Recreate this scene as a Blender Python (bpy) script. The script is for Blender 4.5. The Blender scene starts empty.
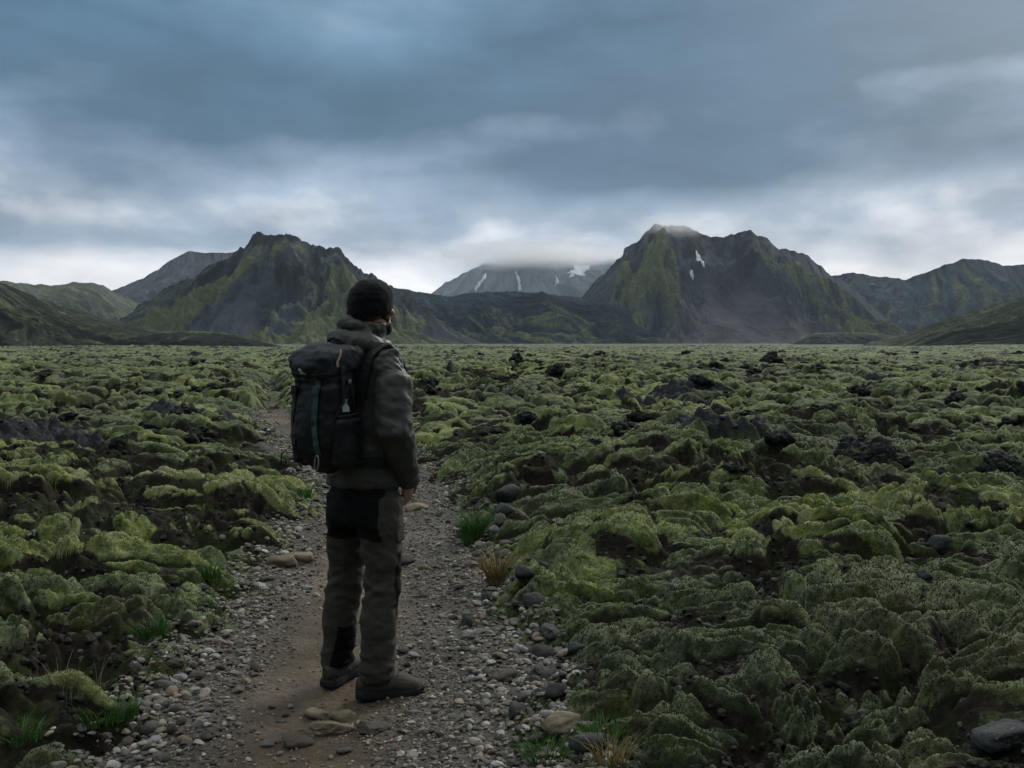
import bpy, bmesh, math, random
import numpy as np
from mathutils import Vector, Matrix, Euler

random.seed(7)
RNG = np.random.default_rng(11)
SC = bpy.context.scene
COL = SC.collection
R = math.radians

# ------------------------------------------------------------------ noise
_p = np.random.default_rng(3).permutation(1024).astype(np.int32)
PERM = np.concatenate([_p, _p])
_a = np.random.default_rng(4).uniform(0, 2 * np.pi, 1024)
G2 = np.stack([np.cos(_a), np.sin(_a)], 1).astype(np.float32)
_v = np.random.default_rng(5).normal(size=(1024, 3))
G3 = (_v / np.linalg.norm(_v, axis=1, keepdims=True)).astype(np.float32)
JX = np.random.default_rng(6).uniform(0.08, 0.92, 1024).astype(np.float32)
JY = np.random.default_rng(8).uniform(0.08, 0.92, 1024).astype(np.float32)
JH = np.random.default_rng(9).uniform(0, 1, 1024).astype(np.float32)


def perlin2(x, y, seed=0):
    x = np.asarray(x, np.float32) + seed * 17.31
    y = np.asarray(y, np.float32) + seed * 9.73
    xi = np.floor(x); yi = np.floor(y)
    xf = x - xi; yf = y - yi
    xi = xi.astype(np.int32) & 1023; yi = yi.astype(np.int32) & 1023
    x1 = (xi + 1) & 1023; y1 = (yi + 1) & 1023
    u = xf * xf * xf * (xf * (xf * 6 - 15) + 10)
    v = yf * yf * yf * (yf * (yf * 6 - 15) + 10)

    def g(ix, iy, fx, fy):
        h = PERM[PERM[ix] + iy]
        return G2[h, 0] * fx + G2[h, 1] * fy
    a = g(xi, yi, xf, yf); b = g(x1, yi, xf - 1, yf)
    c = g(xi, y1, xf, yf - 1); d = g(x1, y1, xf - 1, yf - 1)
    top = a + u * (b - a); bot = c + u * (d - c)
    return (top + v * (bot - top)) * 1.5


def perlin3(p, seed=0):
    p = np.asarray(p, np.float32) + np.float32(seed * 13.7)
    i = np.floor(p); f = p - i
    i = i.astype(np.int32) & 1023
    w = f * f * f * (f * (f * 6 - 15) + 10)
    out = 0
    for dx in (0, 1):
        for dy in (0, 1):
            for dz in (0, 1):
                h = PERM[(PERM[(PERM[(i[:, 0] + dx) & 1023] + ((i[:, 1] + dy) & 1023))] + ((i[:, 2] + dz) & 1023)) & 1023]
                g = G3[h]
                d = g[:, 0] * (f[:, 0] - dx) + g[:, 1] * (f[:, 1] - dy) + g[:, 2] * (f[:, 2] - dz)
                wx = w[:, 0] if dx else 1 - w[:, 0]
                wy = w[:, 1] if dy else 1 - w[:, 1]
                wz = w[:, 2] if dz else 1 - w[:, 2]
                out = out + d * wx * wy * wz
    return out * 1.6


def fbm2(x, y, oct=4, seed=0, gain=0.5):
    out = 0; a = 1.0; f = 1.0
    for k in range(oct):
        out = out + a * perlin2(x * f, y * f, seed + k * 3)
        a *= gain; f *= 2.03
    return out


def ridged2(x, y, oct=4, seed=0, gain=0.5):
    out = 0; a = 1.0; f = 1.0; n = 0
    for k in range(oct):
        out = out + a * (1 - np.abs(perlin2(x * f, y * f, seed + k * 3)) * 2)
        n += a; a *= gain; f *= 2.03
    return out / n


def worley2(x, y, seed=0):
    """F1, F2 distances and a random number of the nearest cell."""
    x = np.asarray(x, np.float32) + seed * 31.7
    y = np.asarray(y, np.float32) + seed * 12.9
    xi = np.floor(x); yi = np.floor(y)
    xf = x - xi; yf = y - yi
    xi = xi.astype(np.int32); yi = yi.astype(np.int32)
    f1 = np.full(x.shape, 9.0, np.float32); f2 = f1.copy(); hid = np.zeros(x.shape, np.float32)
    for dx in (-1, 0, 1):
        for dy in (-1, 0, 1):
            h = PERM[PERM[(xi + dx) & 1023] + ((yi + dy) & 1023)]
            d = (JX[h] + dx - xf) ** 2 + (JY[h] + dy - yf) ** 2
            near = d < f1
            f2 = np.where(near, f1, np.minimum(f2, d))
            hid = np.where(near, JH[h], hid)
            f1 = np.where(near, d, f1)
    return np.sqrt(f1), np.sqrt(f2), hid


def sstep(a, b, x):
    t = np.clip((x - a) / (b - a), 0, 1)
    return t * t * (3 - 2 * t)


# ------------------------------------------------------------------ mesh helpers
def mesh_np(name, verts, faces, smooth=True, attrs=None, cols=None):
    """verts (n,3), faces (m,k) with k 3 or 4, all alike."""
    verts = np.ascontiguousarray(verts, np.float32); faces = np.ascontiguousarray(faces, np.int32)
    me = bpy.data.meshes.new(name)
    m, k = faces.shape
    me.vertices.add(len(verts)); me.vertices.foreach_set('co', verts.ravel())
    me.loops.add(m * k); me.loops.foreach_set('vertex_index', faces.ravel())
    me.polygons.add(m)
    me.polygons.foreach_set('loop_start', np.arange(0, m * k, k, dtype=np.int32))
    me.polygons.foreach_set('use_smooth', np.full(m, smooth, dtype=bool))
    me.update(calc_edges=True)
    for n, a in (attrs or {}).items():
        at = me.attributes.new(n, 'FLOAT', 'POINT')
        at.data.foreach_set('value', np.ascontiguousarray(a, np.float32).ravel())
    for n, a in (cols or {}).items():
        at = me.attributes.new(n, 'FLOAT_COLOR', 'POINT')
        c = np.ones((len(verts), 4), np.float32); c[:, :3] = a
        at.data.foreach_set('color', c.ravel())
    return me


def grid_faces(nr, nc):
    i = np.arange(nr * nc, dtype=np.int32).reshape(nr, nc)
    return np.stack([i[:-1, :-1], i[:-1, 1:], i[1:, 1:], i[1:, :-1]], -1).reshape(-1, 4)


def link(name, me, mat=None, parent=None):
    o = bpy.data.objects.new(name, me)
    COL.objects.link(o)
    if mat is not None and me is not None and len(me.materials) == 0:
        me.materials.append(mat)
    if parent is not None:
        o.parent = parent
    return o


def tag(o, label=None, cat=None, group=None, kind=None):
    if label: o['label'] = label
    if cat: o['category'] = cat
    if group: o['group'] = group
    if kind: o['kind'] = kind
    return o


# ------------------------------------------------------------------ material helper
class NT:
    def __init__(self, name):
        self.m = bpy.data.materials.new(name); self.m.use_nodes = True
        self.t = self.m.node_tree; self.n = self.t.nodes
        self.b = self.n['Principled BSDF']
        self.out = self.n['Material Output']

    def new(self, typ, **kw):
        nd = self.n.new(typ)
        for k, v in kw.items():
            setattr(nd, k, v)
        return nd

    def _set(self, sock, v):
        if v is None: return
        if hasattr(v, 'is_linked'):
            self.t.links.new(v, sock)
        else:
            if isinstance(v, (tuple, list)) and len(v) == 3 and sock.type == 'RGBA':
                v = (*v, 1)
            sock.default_value = v

    def coord(self):
        return self.new('ShaderNodeTexCoord').outputs['Object']

    def attr(self, name, out='Fac'):
        nd = self.new('ShaderNodeAttribute'); nd.attribute_name = name
        return nd.outputs[out]

    def noise(self, vec, scale, detail=4, rough=0.55, dist=0.0, out='Fac'):
        nd = self.new('ShaderNodeTexNoise')
        self._set(nd.inputs['Vector'], vec); self._set(nd.inputs['Scale'], scale)
        self._set(nd.inputs['Detail'], detail); self._set(nd.inputs['Roughness'], rough)
        self._set(nd.inputs['Distortion'], dist)
        return nd.outputs[out]

    def voro(self, vec, scale, feature='F1', out='Distance', rnd=1.0):
        nd = self.new('ShaderNodeTexVoronoi'); nd.feature = feature
        self._set(nd.inputs['Vector'], vec); self._set(nd.inputs['Scale'], scale)
        self._set(nd.inputs['Randomness'], rnd)
        return nd.outputs[out]

    def mapping(self, vec, scale=(1, 1, 1), rot=(0, 0, 0)):
        nd = self.new('ShaderNodeMapping')
        self._set(nd.inputs['Vector'], vec); nd.inputs['Scale'].default_value = scale
        nd.inputs['Rotation'].default_value = rot
        return nd.outputs[0]

    def math(self, op, a, b=None, c=None, clamp=False):
        nd = self.new('ShaderNodeMath', operation=op, use_clamp=clamp)
        for s, v in zip(nd.inputs, (a, b, c)): self._set(s, v)
        return nd.outputs[0]

    def rng(self, v, a, b, c=0.0, d=1.0):
        nd = self.new('ShaderNodeMapRange'); nd.clamp = True
        for s, x in zip(nd.inputs[:5], (v, a, b, c, d)): self._set(s, x)
        return nd.outputs[0]

    def mix(self, f, a, b, mode='MIX'):
        nd = self.new('ShaderNodeMix', data_type='RGBA', blend_type=mode)
        self._set(nd.inputs[0], f); self._set(nd.inputs[6], a); self._set(nd.inputs[7], b)
        return nd.outputs[2]

    def ramp(self, f, stops):
        nd = self.new('ShaderNodeValToRGB'); e = nd.color_ramp.elements
        while len(e) < len(stops): e.new(0.5)
        for s, (p, c) in zip(e, stops):
            s.position = p; s.color = (*c, 1) if len(c) == 3 else c
        self._set(nd.inputs[0], f)
        return nd.outputs[0]

    def bump(self, h, strength=0.5, dist=0.01, normal=None):
        nd = self.new('ShaderNodeBump')
        self._set(nd.inputs['Height'], h); nd.inputs['Strength'].default_value = strength
        nd.inputs['Distance'].default_value = dist
        if normal is not None: self._set(nd.inputs['Normal'], normal)
        return nd.outputs[0]

    def done(self, col=None, rough=0.8, normal=None, spec=0.3, **kw):
        if col is not None: self._set(self.b.inputs['Base Color'], col)
        self._set(self.b.inputs['Roughness'], rough)
        self._set(self.b.inputs['Specular IOR Level'], spec)
        if normal is not None: self._set(self.b.inputs['Normal'], normal)
        for k, v in kw.items(): self._set(self.b.inputs[k], v)
        return self.m


# ------------------------------------------------------------------ camera
F = 950.0
HOR = 346.0
PITCH = math.atan((384 - HOR) / F)
CAMZ = 1.52
cd = bpy.data.cameras.new('camera'); cam = bpy.data.objects.new('camera', cd); COL.objects.link(cam)
cd.sensor_width = 36.0; cd.lens = 36.0 * F / 1024; cd.clip_start = 0.05; cd.clip_end = 60000
cam.location = (0, 0, CAMZ); cam.rotation_euler = (math.pi / 2 - PITCH, 0, 0)
SC.camera = cam


def at(px, py, Y):
    """world point on the sight line of a photo pixel at depth Y (for measuring only)."""
    a = (px - 512) / F; b = (384 - py) / F
    dy = math.cos(PITCH) + b * math.sin(PITCH); dz = -math.sin(PITCH) + b * math.cos(PITCH)
    return Vector((a * Y / dy, Y, CAMZ + dz * Y / dy))


# ------------------------------------------------------------------ light
SUN_EL, SUN_AZ = 30.0, 34.0        # azimuth to the right of the view direction
sd = bpy.data.lights.new('sun', 'SUN'); so = bpy.data.objects.new('sun', sd); COL.objects.link(so)
sd.energy = 1.5; sd.angle = R(20); sd.color = (1.0, 0.96, 0.9)
sdir = Vector((math.sin(R(SUN_AZ)) * math.cos(R(SUN_EL)), math.cos(R(SUN_AZ)) * math.cos(R(SUN_EL)), math.sin(R(SUN_EL))))
so.rotation_euler = (-sdir).to_track_quat('-Z', 'Y').to_euler()
so.location = sdir * 50

w = bpy.data.worlds.new('World'); SC.world = w; w.use_nodes = True
nt = NT.__new__(NT); nt.t = w.node_tree; nt.n = w.node_tree.nodes; nt.m = None
bg = nt.n['Background']
sky = nt.new('ShaderNodeTexSky'); sky.sky_type = 'NISHITA'; sky.sun_disc = False
sky.sun_elevation = R(SUN_EL); sky.sun_rotation = R(SUN_AZ); sky.air_density = 1.5; sky.dust_density = 2.0
tc = nt.new('ShaderNodeTexCoord').outputs['Generated']
nrm = nt.new('ShaderNodeVectorMath', operation='NORMALIZE'); nt._set(nrm.inputs[0], tc)
sep = nt.new('ShaderNodeSeparateXYZ'); nt._set(sep.inputs[0], nrm.outputs[0])
X, Y, Z = sep.outputs
zz = nt.math('ADD', nt.math('MAXIMUM', Z, 0.0), 0.11)
comb = nt.new('ShaderNodeCombineXYZ')
nt._set(comb.inputs[0], nt.math('DIVIDE', X, zz)); nt._set(comb.inputs[1], nt.math('DIVIDE', Y, zz)); comb.inputs[2].default_value = 3.1
P = comb.outputs[0]
n_big = nt.noise(P, 0.55, 5, 0.5, 0.5)
n_mid = nt.noise(nt.mapping(P, (1.0, 1.0, 1), (0, 0, 0.3)), 1.0, 5, 0.5, 0.1)
n_soft = nt.noise(nrm.outputs[0], 5.0, 3, 0.5, 0.0)
# direct elevation noise gives ragged under-edges of the cloud deck
comb2 = nt.new('ShaderNodeCombineXYZ')
nt._set(comb2.inputs[0], nt.math('MULTIPLY', X, 5.0)); nt._set(comb2.inputs[1], nt.math('MULTIPLY', Y, 4.2)); nt._set(comb2.inputs[2], nt.math('MULTIPLY', Z, 10.5))
n_edge = nt.noise(comb2.outputs[0], 1.15, 8, 0.53, 0.15)
e1 = nt.math('MULTIPLY', nt.math('SUBTRACT', n_edge, 0.5), 0.22)
e2 = nt.math('MULTIPLY', nt.math('SUBTRACT', n_mid, 0.5), 0.06)
e3 = nt.math('MULTIPLY', nt.math('SUBTRACT', n_soft, 0.5), 0.05)
amp = nt.rng(Z, 0.0, 0.1, 0.3, 1.0)
zp = nt.math('ADD', Z, nt.math('MULTIPLY', nt.math('ADD', nt.math('ADD', e1, e2), e3), amp))
AZ = nt.math('ARCTAN2', X, Y); EL = nt.math('ARCSINE', Z)


def cloud_lump(az, el, sa, se, amt):
    da = nt.math('DIVIDE', nt.math('SUBTRACT', AZ, R(az)), R(sa)); de = nt.math('DIVIDE', nt.math('SUBTRACT', EL, R(el)), R(se))
    q = nt.math('ADD', nt.math('MULTIPLY', da, da), nt.math('MULTIPLY', de, de))
    q = nt.math('MULTIPLY', q, nt.math('ADD', 0.55, nt.math('MULTIPLY', n_edge, 0.9)))
    return nt.math('MULTIPLY', nt.math('EXPONENT', nt.math('MULTIPLY', q, -1.0)), amt)


for az, el, sa, se, amt in [(-11, 17.5, 9, 3.0, .075), (12, 16.5, 16, 3.2, -.035), (-13, 13.2, 9, 1.7, .05), (1.5, 13.0, 5, 1.0, -.045),
                            (9, 10.3, 14, 1.3, .055), (-25, 11.0, 9, 1.6, -.02), (25, 14.4, 9, 1.0, -.05), (-6, 10.2, 7, 1.2, -.03), (26, 8.6, 10, .9, -.03), (-24, 6.0, 12, .8, .05)]:
    zp = nt.math('ADD', zp, cloud_lump(az, el, sa, se, amt))
CLOUD = nt.ramp(zp, [
    (0.00, (.84, .83, .84)),
    (0.058, (.80, .80, .83)),
    (0.090, (.58, .61, .67)),
    (0.125, (.29, .36, .46)),
    (0.172, (.155, .230, .325)),
    (0.22, (.066, .128, .200)),
    (0.30, (.062, .128, .204)),
    (0.37, (.105, .192, .29)),
    (0.60, (.40, .47, .53)),
    (1.00, (1.0, 1.03, 1.05))])
comb3 = nt.new('ShaderNodeCombineXYZ')
nt._set(comb3.inputs[0], nt.math('MULTIPLY', X, 9.0)); nt._set(comb3.inputs[1], nt.math('MULTIPLY', Y, 9.0)); nt._set(comb3.inputs[2], nt.math('MULTIPLY', Z, 26.0))
n_lay = nt.noise(comb3.outputs[0], 1.0, 7, 0.58, 0.3)
var = nt.math('MULTIPLY', nt.rng(n_big, 0.3, 0.7, 0.82, 1.2), nt.rng(n_lay, 0.25, 0.75, 0.83, 1.17))
CLOUD = nt.mix(1.0, CLOUD, var, 'MULTIPLY')
CLOUD = nt.mix(1.0, CLOUD, nt.rng(nt.math('ADD', Y, nt.math('MULTIPLY', Z, 0.9)), -0.75, 0.75, 0.11, 1.0), 'MULTIPLY')  # added dimming of the unseen sky behind the camera, for a backlit look
skyc = nt.mix(1.0, sky.outputs[0], (0.07, 0.07, 0.07), 'MULTIPLY')
cover = nt.rng(n_big, 0.25, 0.7, 0.98, 0.93)
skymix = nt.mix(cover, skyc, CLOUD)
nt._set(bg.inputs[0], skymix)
bg.inputs[1].default_value = 1.0
w.cycles.sampling_method = 'MANUAL'; w.cycles.sample_map_resolution = 512

vs = SC.view_settings
SC.display_settings.display_device = 'sRGB'
vs.view_transform = 'Standard'; vs.look = 'None'; vs.gamma = 1.0; vs.exposure = 0.35; vs.use_curve_mapping = False
cy = SC.cycles
cy.use_denoising = True; cy.denoiser = 'OPENIMAGEDENOISE'; cy.denoising_input_passes = 'RGB_ALBEDO_NORMAL'
cy.max_bounces = 9; cy.diffuse_bounces = 3; cy.glossy_bounces = 2; cy.transmission_bounces = 2; cy.volume_bounces = 8
cy.use_adaptive_sampling = True; cy.adaptive_threshold = 0.012
cy.caustics_reflective = False; cy.caustics_refractive = False
# ------------------------------------------------------------------ lava field and path
_py = np.array([-40, -5, 0, 3.4, 5.7, 9.5, 12.9, 16, 20, 27, 50, 80, 120, 200.])
_px = np.array([0.2, -.35, -.45, -.66, -.85, -1.25, -2.0, -3.3, -4.8, -6.9, -12.6, -20, -31, -55.])
_ty = np.linspace(-40, 200, 2401); _tx = np.interp(_ty, _py, _px)
_k = np.ones(17) / 17
_tx = np.convolve(np.pad(_tx, 8, mode='edge'), _k, 'valid')
_tx = np.convolve(np.pad(_tx, 8, mode='edge'), _k, 'valid')
_ts = np.gradient(_tx, _ty)


def path_c(y):
    return np.interp(y, _ty, _tx)


def path_lat(x, y):
    """signed distance across the path (right is positive)."""
    s = np.interp(y, _ty, _ts)
    return (x - np.interp(y, _ty, _tx)) / np.sqrt(1 + s * s)


def path_hw(x, y):
    return 0.47 - 0.22 * sstep(11., 17., y) - .26 * sstep(15., 26., y) - .5 * sstep(34., 50., y) + 0.12 * perlin2(x * 0.6, y * 0.6, 41) + 0.10 * perlin2(x * 1.9, y * 1.9, 42)


def path_z(x, y):
    lat = path_lat(x, y)
    z = 0.018 * fbm2(x * 1.3, y * 1.3, 4, 51) + 0.006 * perlin2(x * 9, y * 9, 52)
    z = z - 0.035 * np.exp(-((lat + 0.15) / 0.33) ** 2) + 0.02 * sstep(0.3, 0.9, np.abs(lat))
    return z


def ground_fields(x, y):
    """height of the mossy lava, and moss cover / tone / rock fields; plain functions of place."""
    x = np.asarray(x, np.float32); y = np.asarray(y, np.float32)
    r = np.hypot(x, y)
    far = 1 - sstep(330, 800, r)
    wx = x + 0.28 * perlin2(x * 1.1, y * 1.1, 1) + 0.10 * perlin2(x * 3.3, y * 3.3, 3)
    wy = y + 0.28 * perlin2(x * 1.1, y * 1.1, 2) + 0.10 * perlin2(x * 3.3, y * 3.3, 4)
    lat = path_lat(x, y); hw = path_hw(x, y)
    al = np.abs(lat) - hw
    lvl = .62 + .38 * sstep(6, 26, r)
    roll = lvl * (0.16 * perlin2(x / 3.4, y / 2.9, 11) + 0.24 * perlin2(x / 8.5, y / 7.0, 12) + 0.30 * perlin2(x / 24., y / 20., 13))
    roll = roll + 1.9 * sstep(110, 330, r) * np.abs(perlin2(x / 75., y / 45., 15))
    rough = sstep(-0.35, 0.3, perlin2(x / 3.2, y / 2.9, 14))          # rough or smooth patches
    near = r < 110

    def billow(fx, fy, sd, sub=None, pw=.55):
        u, v_ = (wx, wy) if sub is None else (wx[sub], wy[sub])
        return (np.abs(perlin2(u / fx, v_ / fy, sd)) + .004) ** pw

    def dome(fx, fy, sd, sub=None, rad=.9):
        u, v_ = (wx, wy) if sub is None else (wx[sub], wy[sub])
        q1, q2, qh = worley2(u / fx, v_ / fy, sd)
        gp = np.clip(q2 - q1, 0, 1)
        return np.sqrt(np.clip(1 - (q1 / rad) ** 2, 0.0, 1)) * (1 - (1 - np.clip(gp / .34, 0, 1)) ** 2), gp, qh
    p1, g1, h1 = dome(1.15, 0.86, 1)
    d2, g2_, h2 = dome(0.44, 0.34, 2, None, .70)
    b0 = billow(1.15, 0.85, 61)
    b1 = billow(0.40, 0.29, 62)
    z = roll + (.15 + .14 * sstep(9, 25, r)) * p1 * (.10 + 1.15 * h1) + .09 * b0 + (.105 + .035 * rough) * d2 * (.2 + 1.05 * h2) + (.012 + .050 * rough) * b1
    b2 = np.full(x.shape, 0.45, np.float32); b3 = b2.copy(); d3 = np.full(x.shape, .75, np.float32)
    fine = np.zeros(x.shape, np.float32)
    if near.any():
        b2[near] = billow(0.155, 0.115, 64, near); b3[near] = billow(0.062, 0.048, 65, near, .8)
        d3[near] = dome(0.165, 0.13, 3, near, .74)[0]
        fine[near] = 0.020 * fbm2(x[near] * 6, y[near] * 6, 3, 21) + 0.010 * (ridged2(x[near] * 22, y[near] * 26, 2, 22) - .5)
    z = z + (.022 + .030 * rough) * (d3 - .6) + (0.006 + 0.024 * rough) * (b2 - .4) + (.007 + .012 * rough) * (b3 - .4) + fine - .10
    # jagged bare lava outcrops
    oc = perlin2(x / 5.3, y / 4.1, 31) + 0.45 * perlin2(x / 1.5, y / 1.3, 32)
    rock = sstep(0.66, 0.82, oc)
    z = z + rock * (0.16 + 0.22 * (ridged2(x / 0.6, y / 0.5, 4, 33, .6) - .3))
    # hollows with dark soil between the cushions
    hol = sstep(0.08, 0.55, perlin2(x / 2.2 + 3, y / 1.8, 34) + .35 * perlin2(x / .6, y / .5, 35))
    hol = hol * (1 - .92 * np.exp(-((x + 2.6) / 2.0) ** 4 - ((y - 5.0) / 2.6) ** 4))
    z = z - 0.12 * hol + hol * (.05 * (b1 - .4) + .08 * (b2 - .4) + .05 * (b3 - .4) + .03 * d3)
    base = 0.09 + 0.20 * sstep(0.05, 2.6, al)
    M = (base + z) * far + (1 - far) * (-0.4)
    # the left bank above a dark hollow near the camera
    bx, by = x + 2.0, y - 4.05
    pit = np.exp(-((bx / 0.45) ** 2 + (by / 0.28) ** 2))
    M = M - 0.22 * pit * (M > 0.0) 
    bank = np.exp(-((x + 2.2) / 1.0) ** 2 - ((y - 4.75) / 0.4) ** 2)
    M = M + 0.12 * bank
    M = np.where(r < 3.0, M * sstep(0.8, 3.0, r), M)
    # keep the field below the eye so that it closes on the horizon
    cap = 1.05 + 1.7 * sstep(130, 300, r)
    M = np.where(M > cap, cap + 0.25 * (M - cap), M)
    e = sstep(-0.12, 0.7, al + 0.16 * perlin2(x * 2.3, y * 2.3, 43) + 0.05 * perlin2(x * 8, y * 8, 44))
    g = -0.10 * (1 - e) + e * np.maximum(M, -0.06 + 0.08 * b1)
    # the flat gravel plain climbs gently to the foot of the mountains
    plain = np.clip(r - 500, 0, None) * 0.005
    g = g + plain
    mn = p1 * 0.24 + b0 * 0.12 + d2 * .42 + b1 * 0.16 + .16 * d3 + 0.12 * b2 + 0.10 * b3 + 0.30 * perlin2(x * 1.5, y * 1.7, 36) + .26 * perlin2(x * .45, y * .55, 39) + .20 * perlin2(x * 3.7, y * 4.4, 46) - 0.30 * hol
    moss = sstep(0.55, 0.80, mn + .16 * perlin2(x / 16., y / 10., 48))
    moss = moss * (1 - 0.96 * rock) * sstep(-0.02, 0.22, al + 0.22 * perlin2(x * 3.1, y * 3.1, 45))
    moss = moss * (1 - 0.9 * sstep(.3, .7, pit))
    tone = 1.2 * perlin2(x / 3.1, y / 2.7, 37) + .5 * perlin2(x / 9, y / 7, 40) + 0.7 * (h1 - .5) + 0.5 * (h2 - .5) + 0.6 * perlin2(x * 1.6, y * 1.8, 38)
    return g, moss, tone, rock


def ground_z(x, y):
    return float(ground_fields(np.array([x], np.float32), np.array([y], np.float32))[0][0])


def hit(px, py, sink=0.0):
    """ground point seen at a photo pixel (measured by walking the sight line)."""
    ys = np.geomspace(2.2, 400, 6000)
    p0 = at(px, py, 1.0); dx = p0.x; dz = p0.z - CAMZ
    xs = dx * ys; zs = CAMZ + dz * ys
    g = np.maximum(ground_fields(xs, ys)[0], path_surface(xs, ys))
    k = np.argmax(zs <= g) if (zs <= g).any() else len(ys) - 1
    return Vector((xs[k], ys[k], g[k] - sink))


def path_surface(x, y):
    lat = np.abs(path_lat(x, y))
    return np.where(lat < 1.05, path_z(x, y), -9)


def top_z(x, y):
    xa = np.array([x], np.float32); ya = np.array([y], np.float32)
    return float(max(ground_fields(xa, ya)[0][0], path_surface(xa, ya)[0]))


def make_moss_mat():
    n = NT('moss_over_lava')
    co = n.coord()
    moss, tone, rock = n.attr('moss'), n.attr('tone'), n.attr('rock')
    fine = n.noise(co, 45, 5, 0.7)
    mid = n.noise(co, 8, 6, 0.68)
    spot = n.noise(co, 2.3, 5, 0.62)
    t = n.math('ADD', tone, n.math('MULTIPLY', n.math('SUBTRACT', mid, 0.585), 4.6))
    t = n.math('ADD', t, n.math('MULTIPLY', n.math('SUBTRACT', fine, 0.5), 1.4))
    green = n.ramp(n.rng(t, -1.15, 1.15), [
        (0.0, (.008, .012, .003)), (0.30, (.019, .031, .006)), (0.48, (.043, .064, .010)),
        (0.66, (.090, .114, .018)), (0.84, (.175, .188, .034)), (1.0, (.175, .19, .075))])
    frost = n.rng(n.math('ADD', n.math('MULTIPLY', n.noise(co, 21, 5, .7), 0.8), n.math('MULTIPLY', spot, 0.7)), 0.74, 0.92)
    green = n.mix(n.math('MULTIPLY', frost, 0.6), green, (.205, .215, .135))
    brown = n.rng(n.noise(co, 0.8, 6, .66), .52, .66)
    green = n.mix(n.math('MULTIPLY', brown, .6), green, n.mix(fine, (.022, .016, .007), (.085, .060, .022)))
    dark = n.ramp(n.noise(co, 14, 5, 0.6), [(0.3, (.007, .006, .005)), (0.55, (.021, .016, .011)), (0.75, (.05, .043, .034))])
    stone = n.ramp(n.noise(co, 9, 6, 0.65), [(0.3, (.012, .013, .014)), (0.55, (.035, .037, .040)), (0.72, (.10, .105, .105))])
    dark = n.mix(n.rng(n.noise(co, 4.5, 6, .68), .46, .6), dark, n.mix(fine, (.012, .016, .005), (.036, .046, .014)))
    base = n.mix(n.rng(rock, 0.2, 0.6), dark, stone)
    mk = n.rng(n.math('ADD', moss, n.math('MULTIPLY', n.math('SUBTRACT', fine, 0.5), 0.5)), 0.30, 0.66)
    col = n.mix(mk, base, green)
    vari = n.rng(fine, 0.25, 0.75, 0.6, 1.35)
    col = n.mix(1.0, col, vari, 'MULTIPLY')
    # beyond the lava the plain is pale grey gravel
    col = n.mix(n.attr('plain'), col, n.mix(n.noise(n.mapping(co, (.004, .03, 1)), 1, 5, .6), (.045, .055, .03), (.10, .105, .085)))
    h = n.math('ADD', n.math('MULTIPLY', n.noise(co, 55, 4, 0.7), 0.55), n.math('MULTIPLY', n.noise(co, 170, 2, 0.6), 0.35))
    nb = n.bump(h, 0.65, 0.018)
    n._set(n.b.inputs['Sheen Weight'], n.math('MULTIPLY', mk, 0.35)); n.b.inputs['Sheen Roughness'].default_value = .6; n.b.inputs['Sheen Tint'].default_value = (.7, .8, .5, 1)
    return n.done(col, 0.92, nb, 0.15)


MOSS = make_moss_mat()


def build_ground():
    ang = [0.0]
    st = 0.0021
    while ang[-1] < math.pi:
        ang.append(ang[-1] + st)
        if ang[-1] > 0.62: st = min(st * 1.05, 0.10)
    ang = np.array(ang[:-1] + [math.pi]); ang = np.concatenate([-ang[:0:-1], ang])
    rad = np.concatenate([np.geomspace(0.25, 2.4, 40)[:-1], np.geomspace(2.4, 9, 560)[:-1], np.geomspace(9, 60, 760)[:-1],
                          np.geomspace(60, 420, 560)[:-1], np.geomspace(420, 30000, 110)])
    rr, aa = np.meshgrid(rad, ang, indexing='ij')
    x = (rr * np.sin(aa)).astype(np.float32).ravel(); y = (rr * np.cos(aa)).astype(np.float32).ravel()
    g, moss, tone, rock = ground_fields(x, y)
    v = np.stack([x, y, g], 1)
    me = mesh_np('ground', v, grid_faces(len(rad), len(ang)), True, {'moss': moss, 'tone': tone, 'rock': rock, 'plain': sstep(430, 640, np.hypot(x, y) + 160 * perlin2(x / 120, y / 60, 77))})
    o = link('ground', me, MOSS)
    tag(o, 'mossy green lava field of cushions and dark hollows stretching to the mountains', 'lava field', kind='structure')


build_ground()


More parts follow.
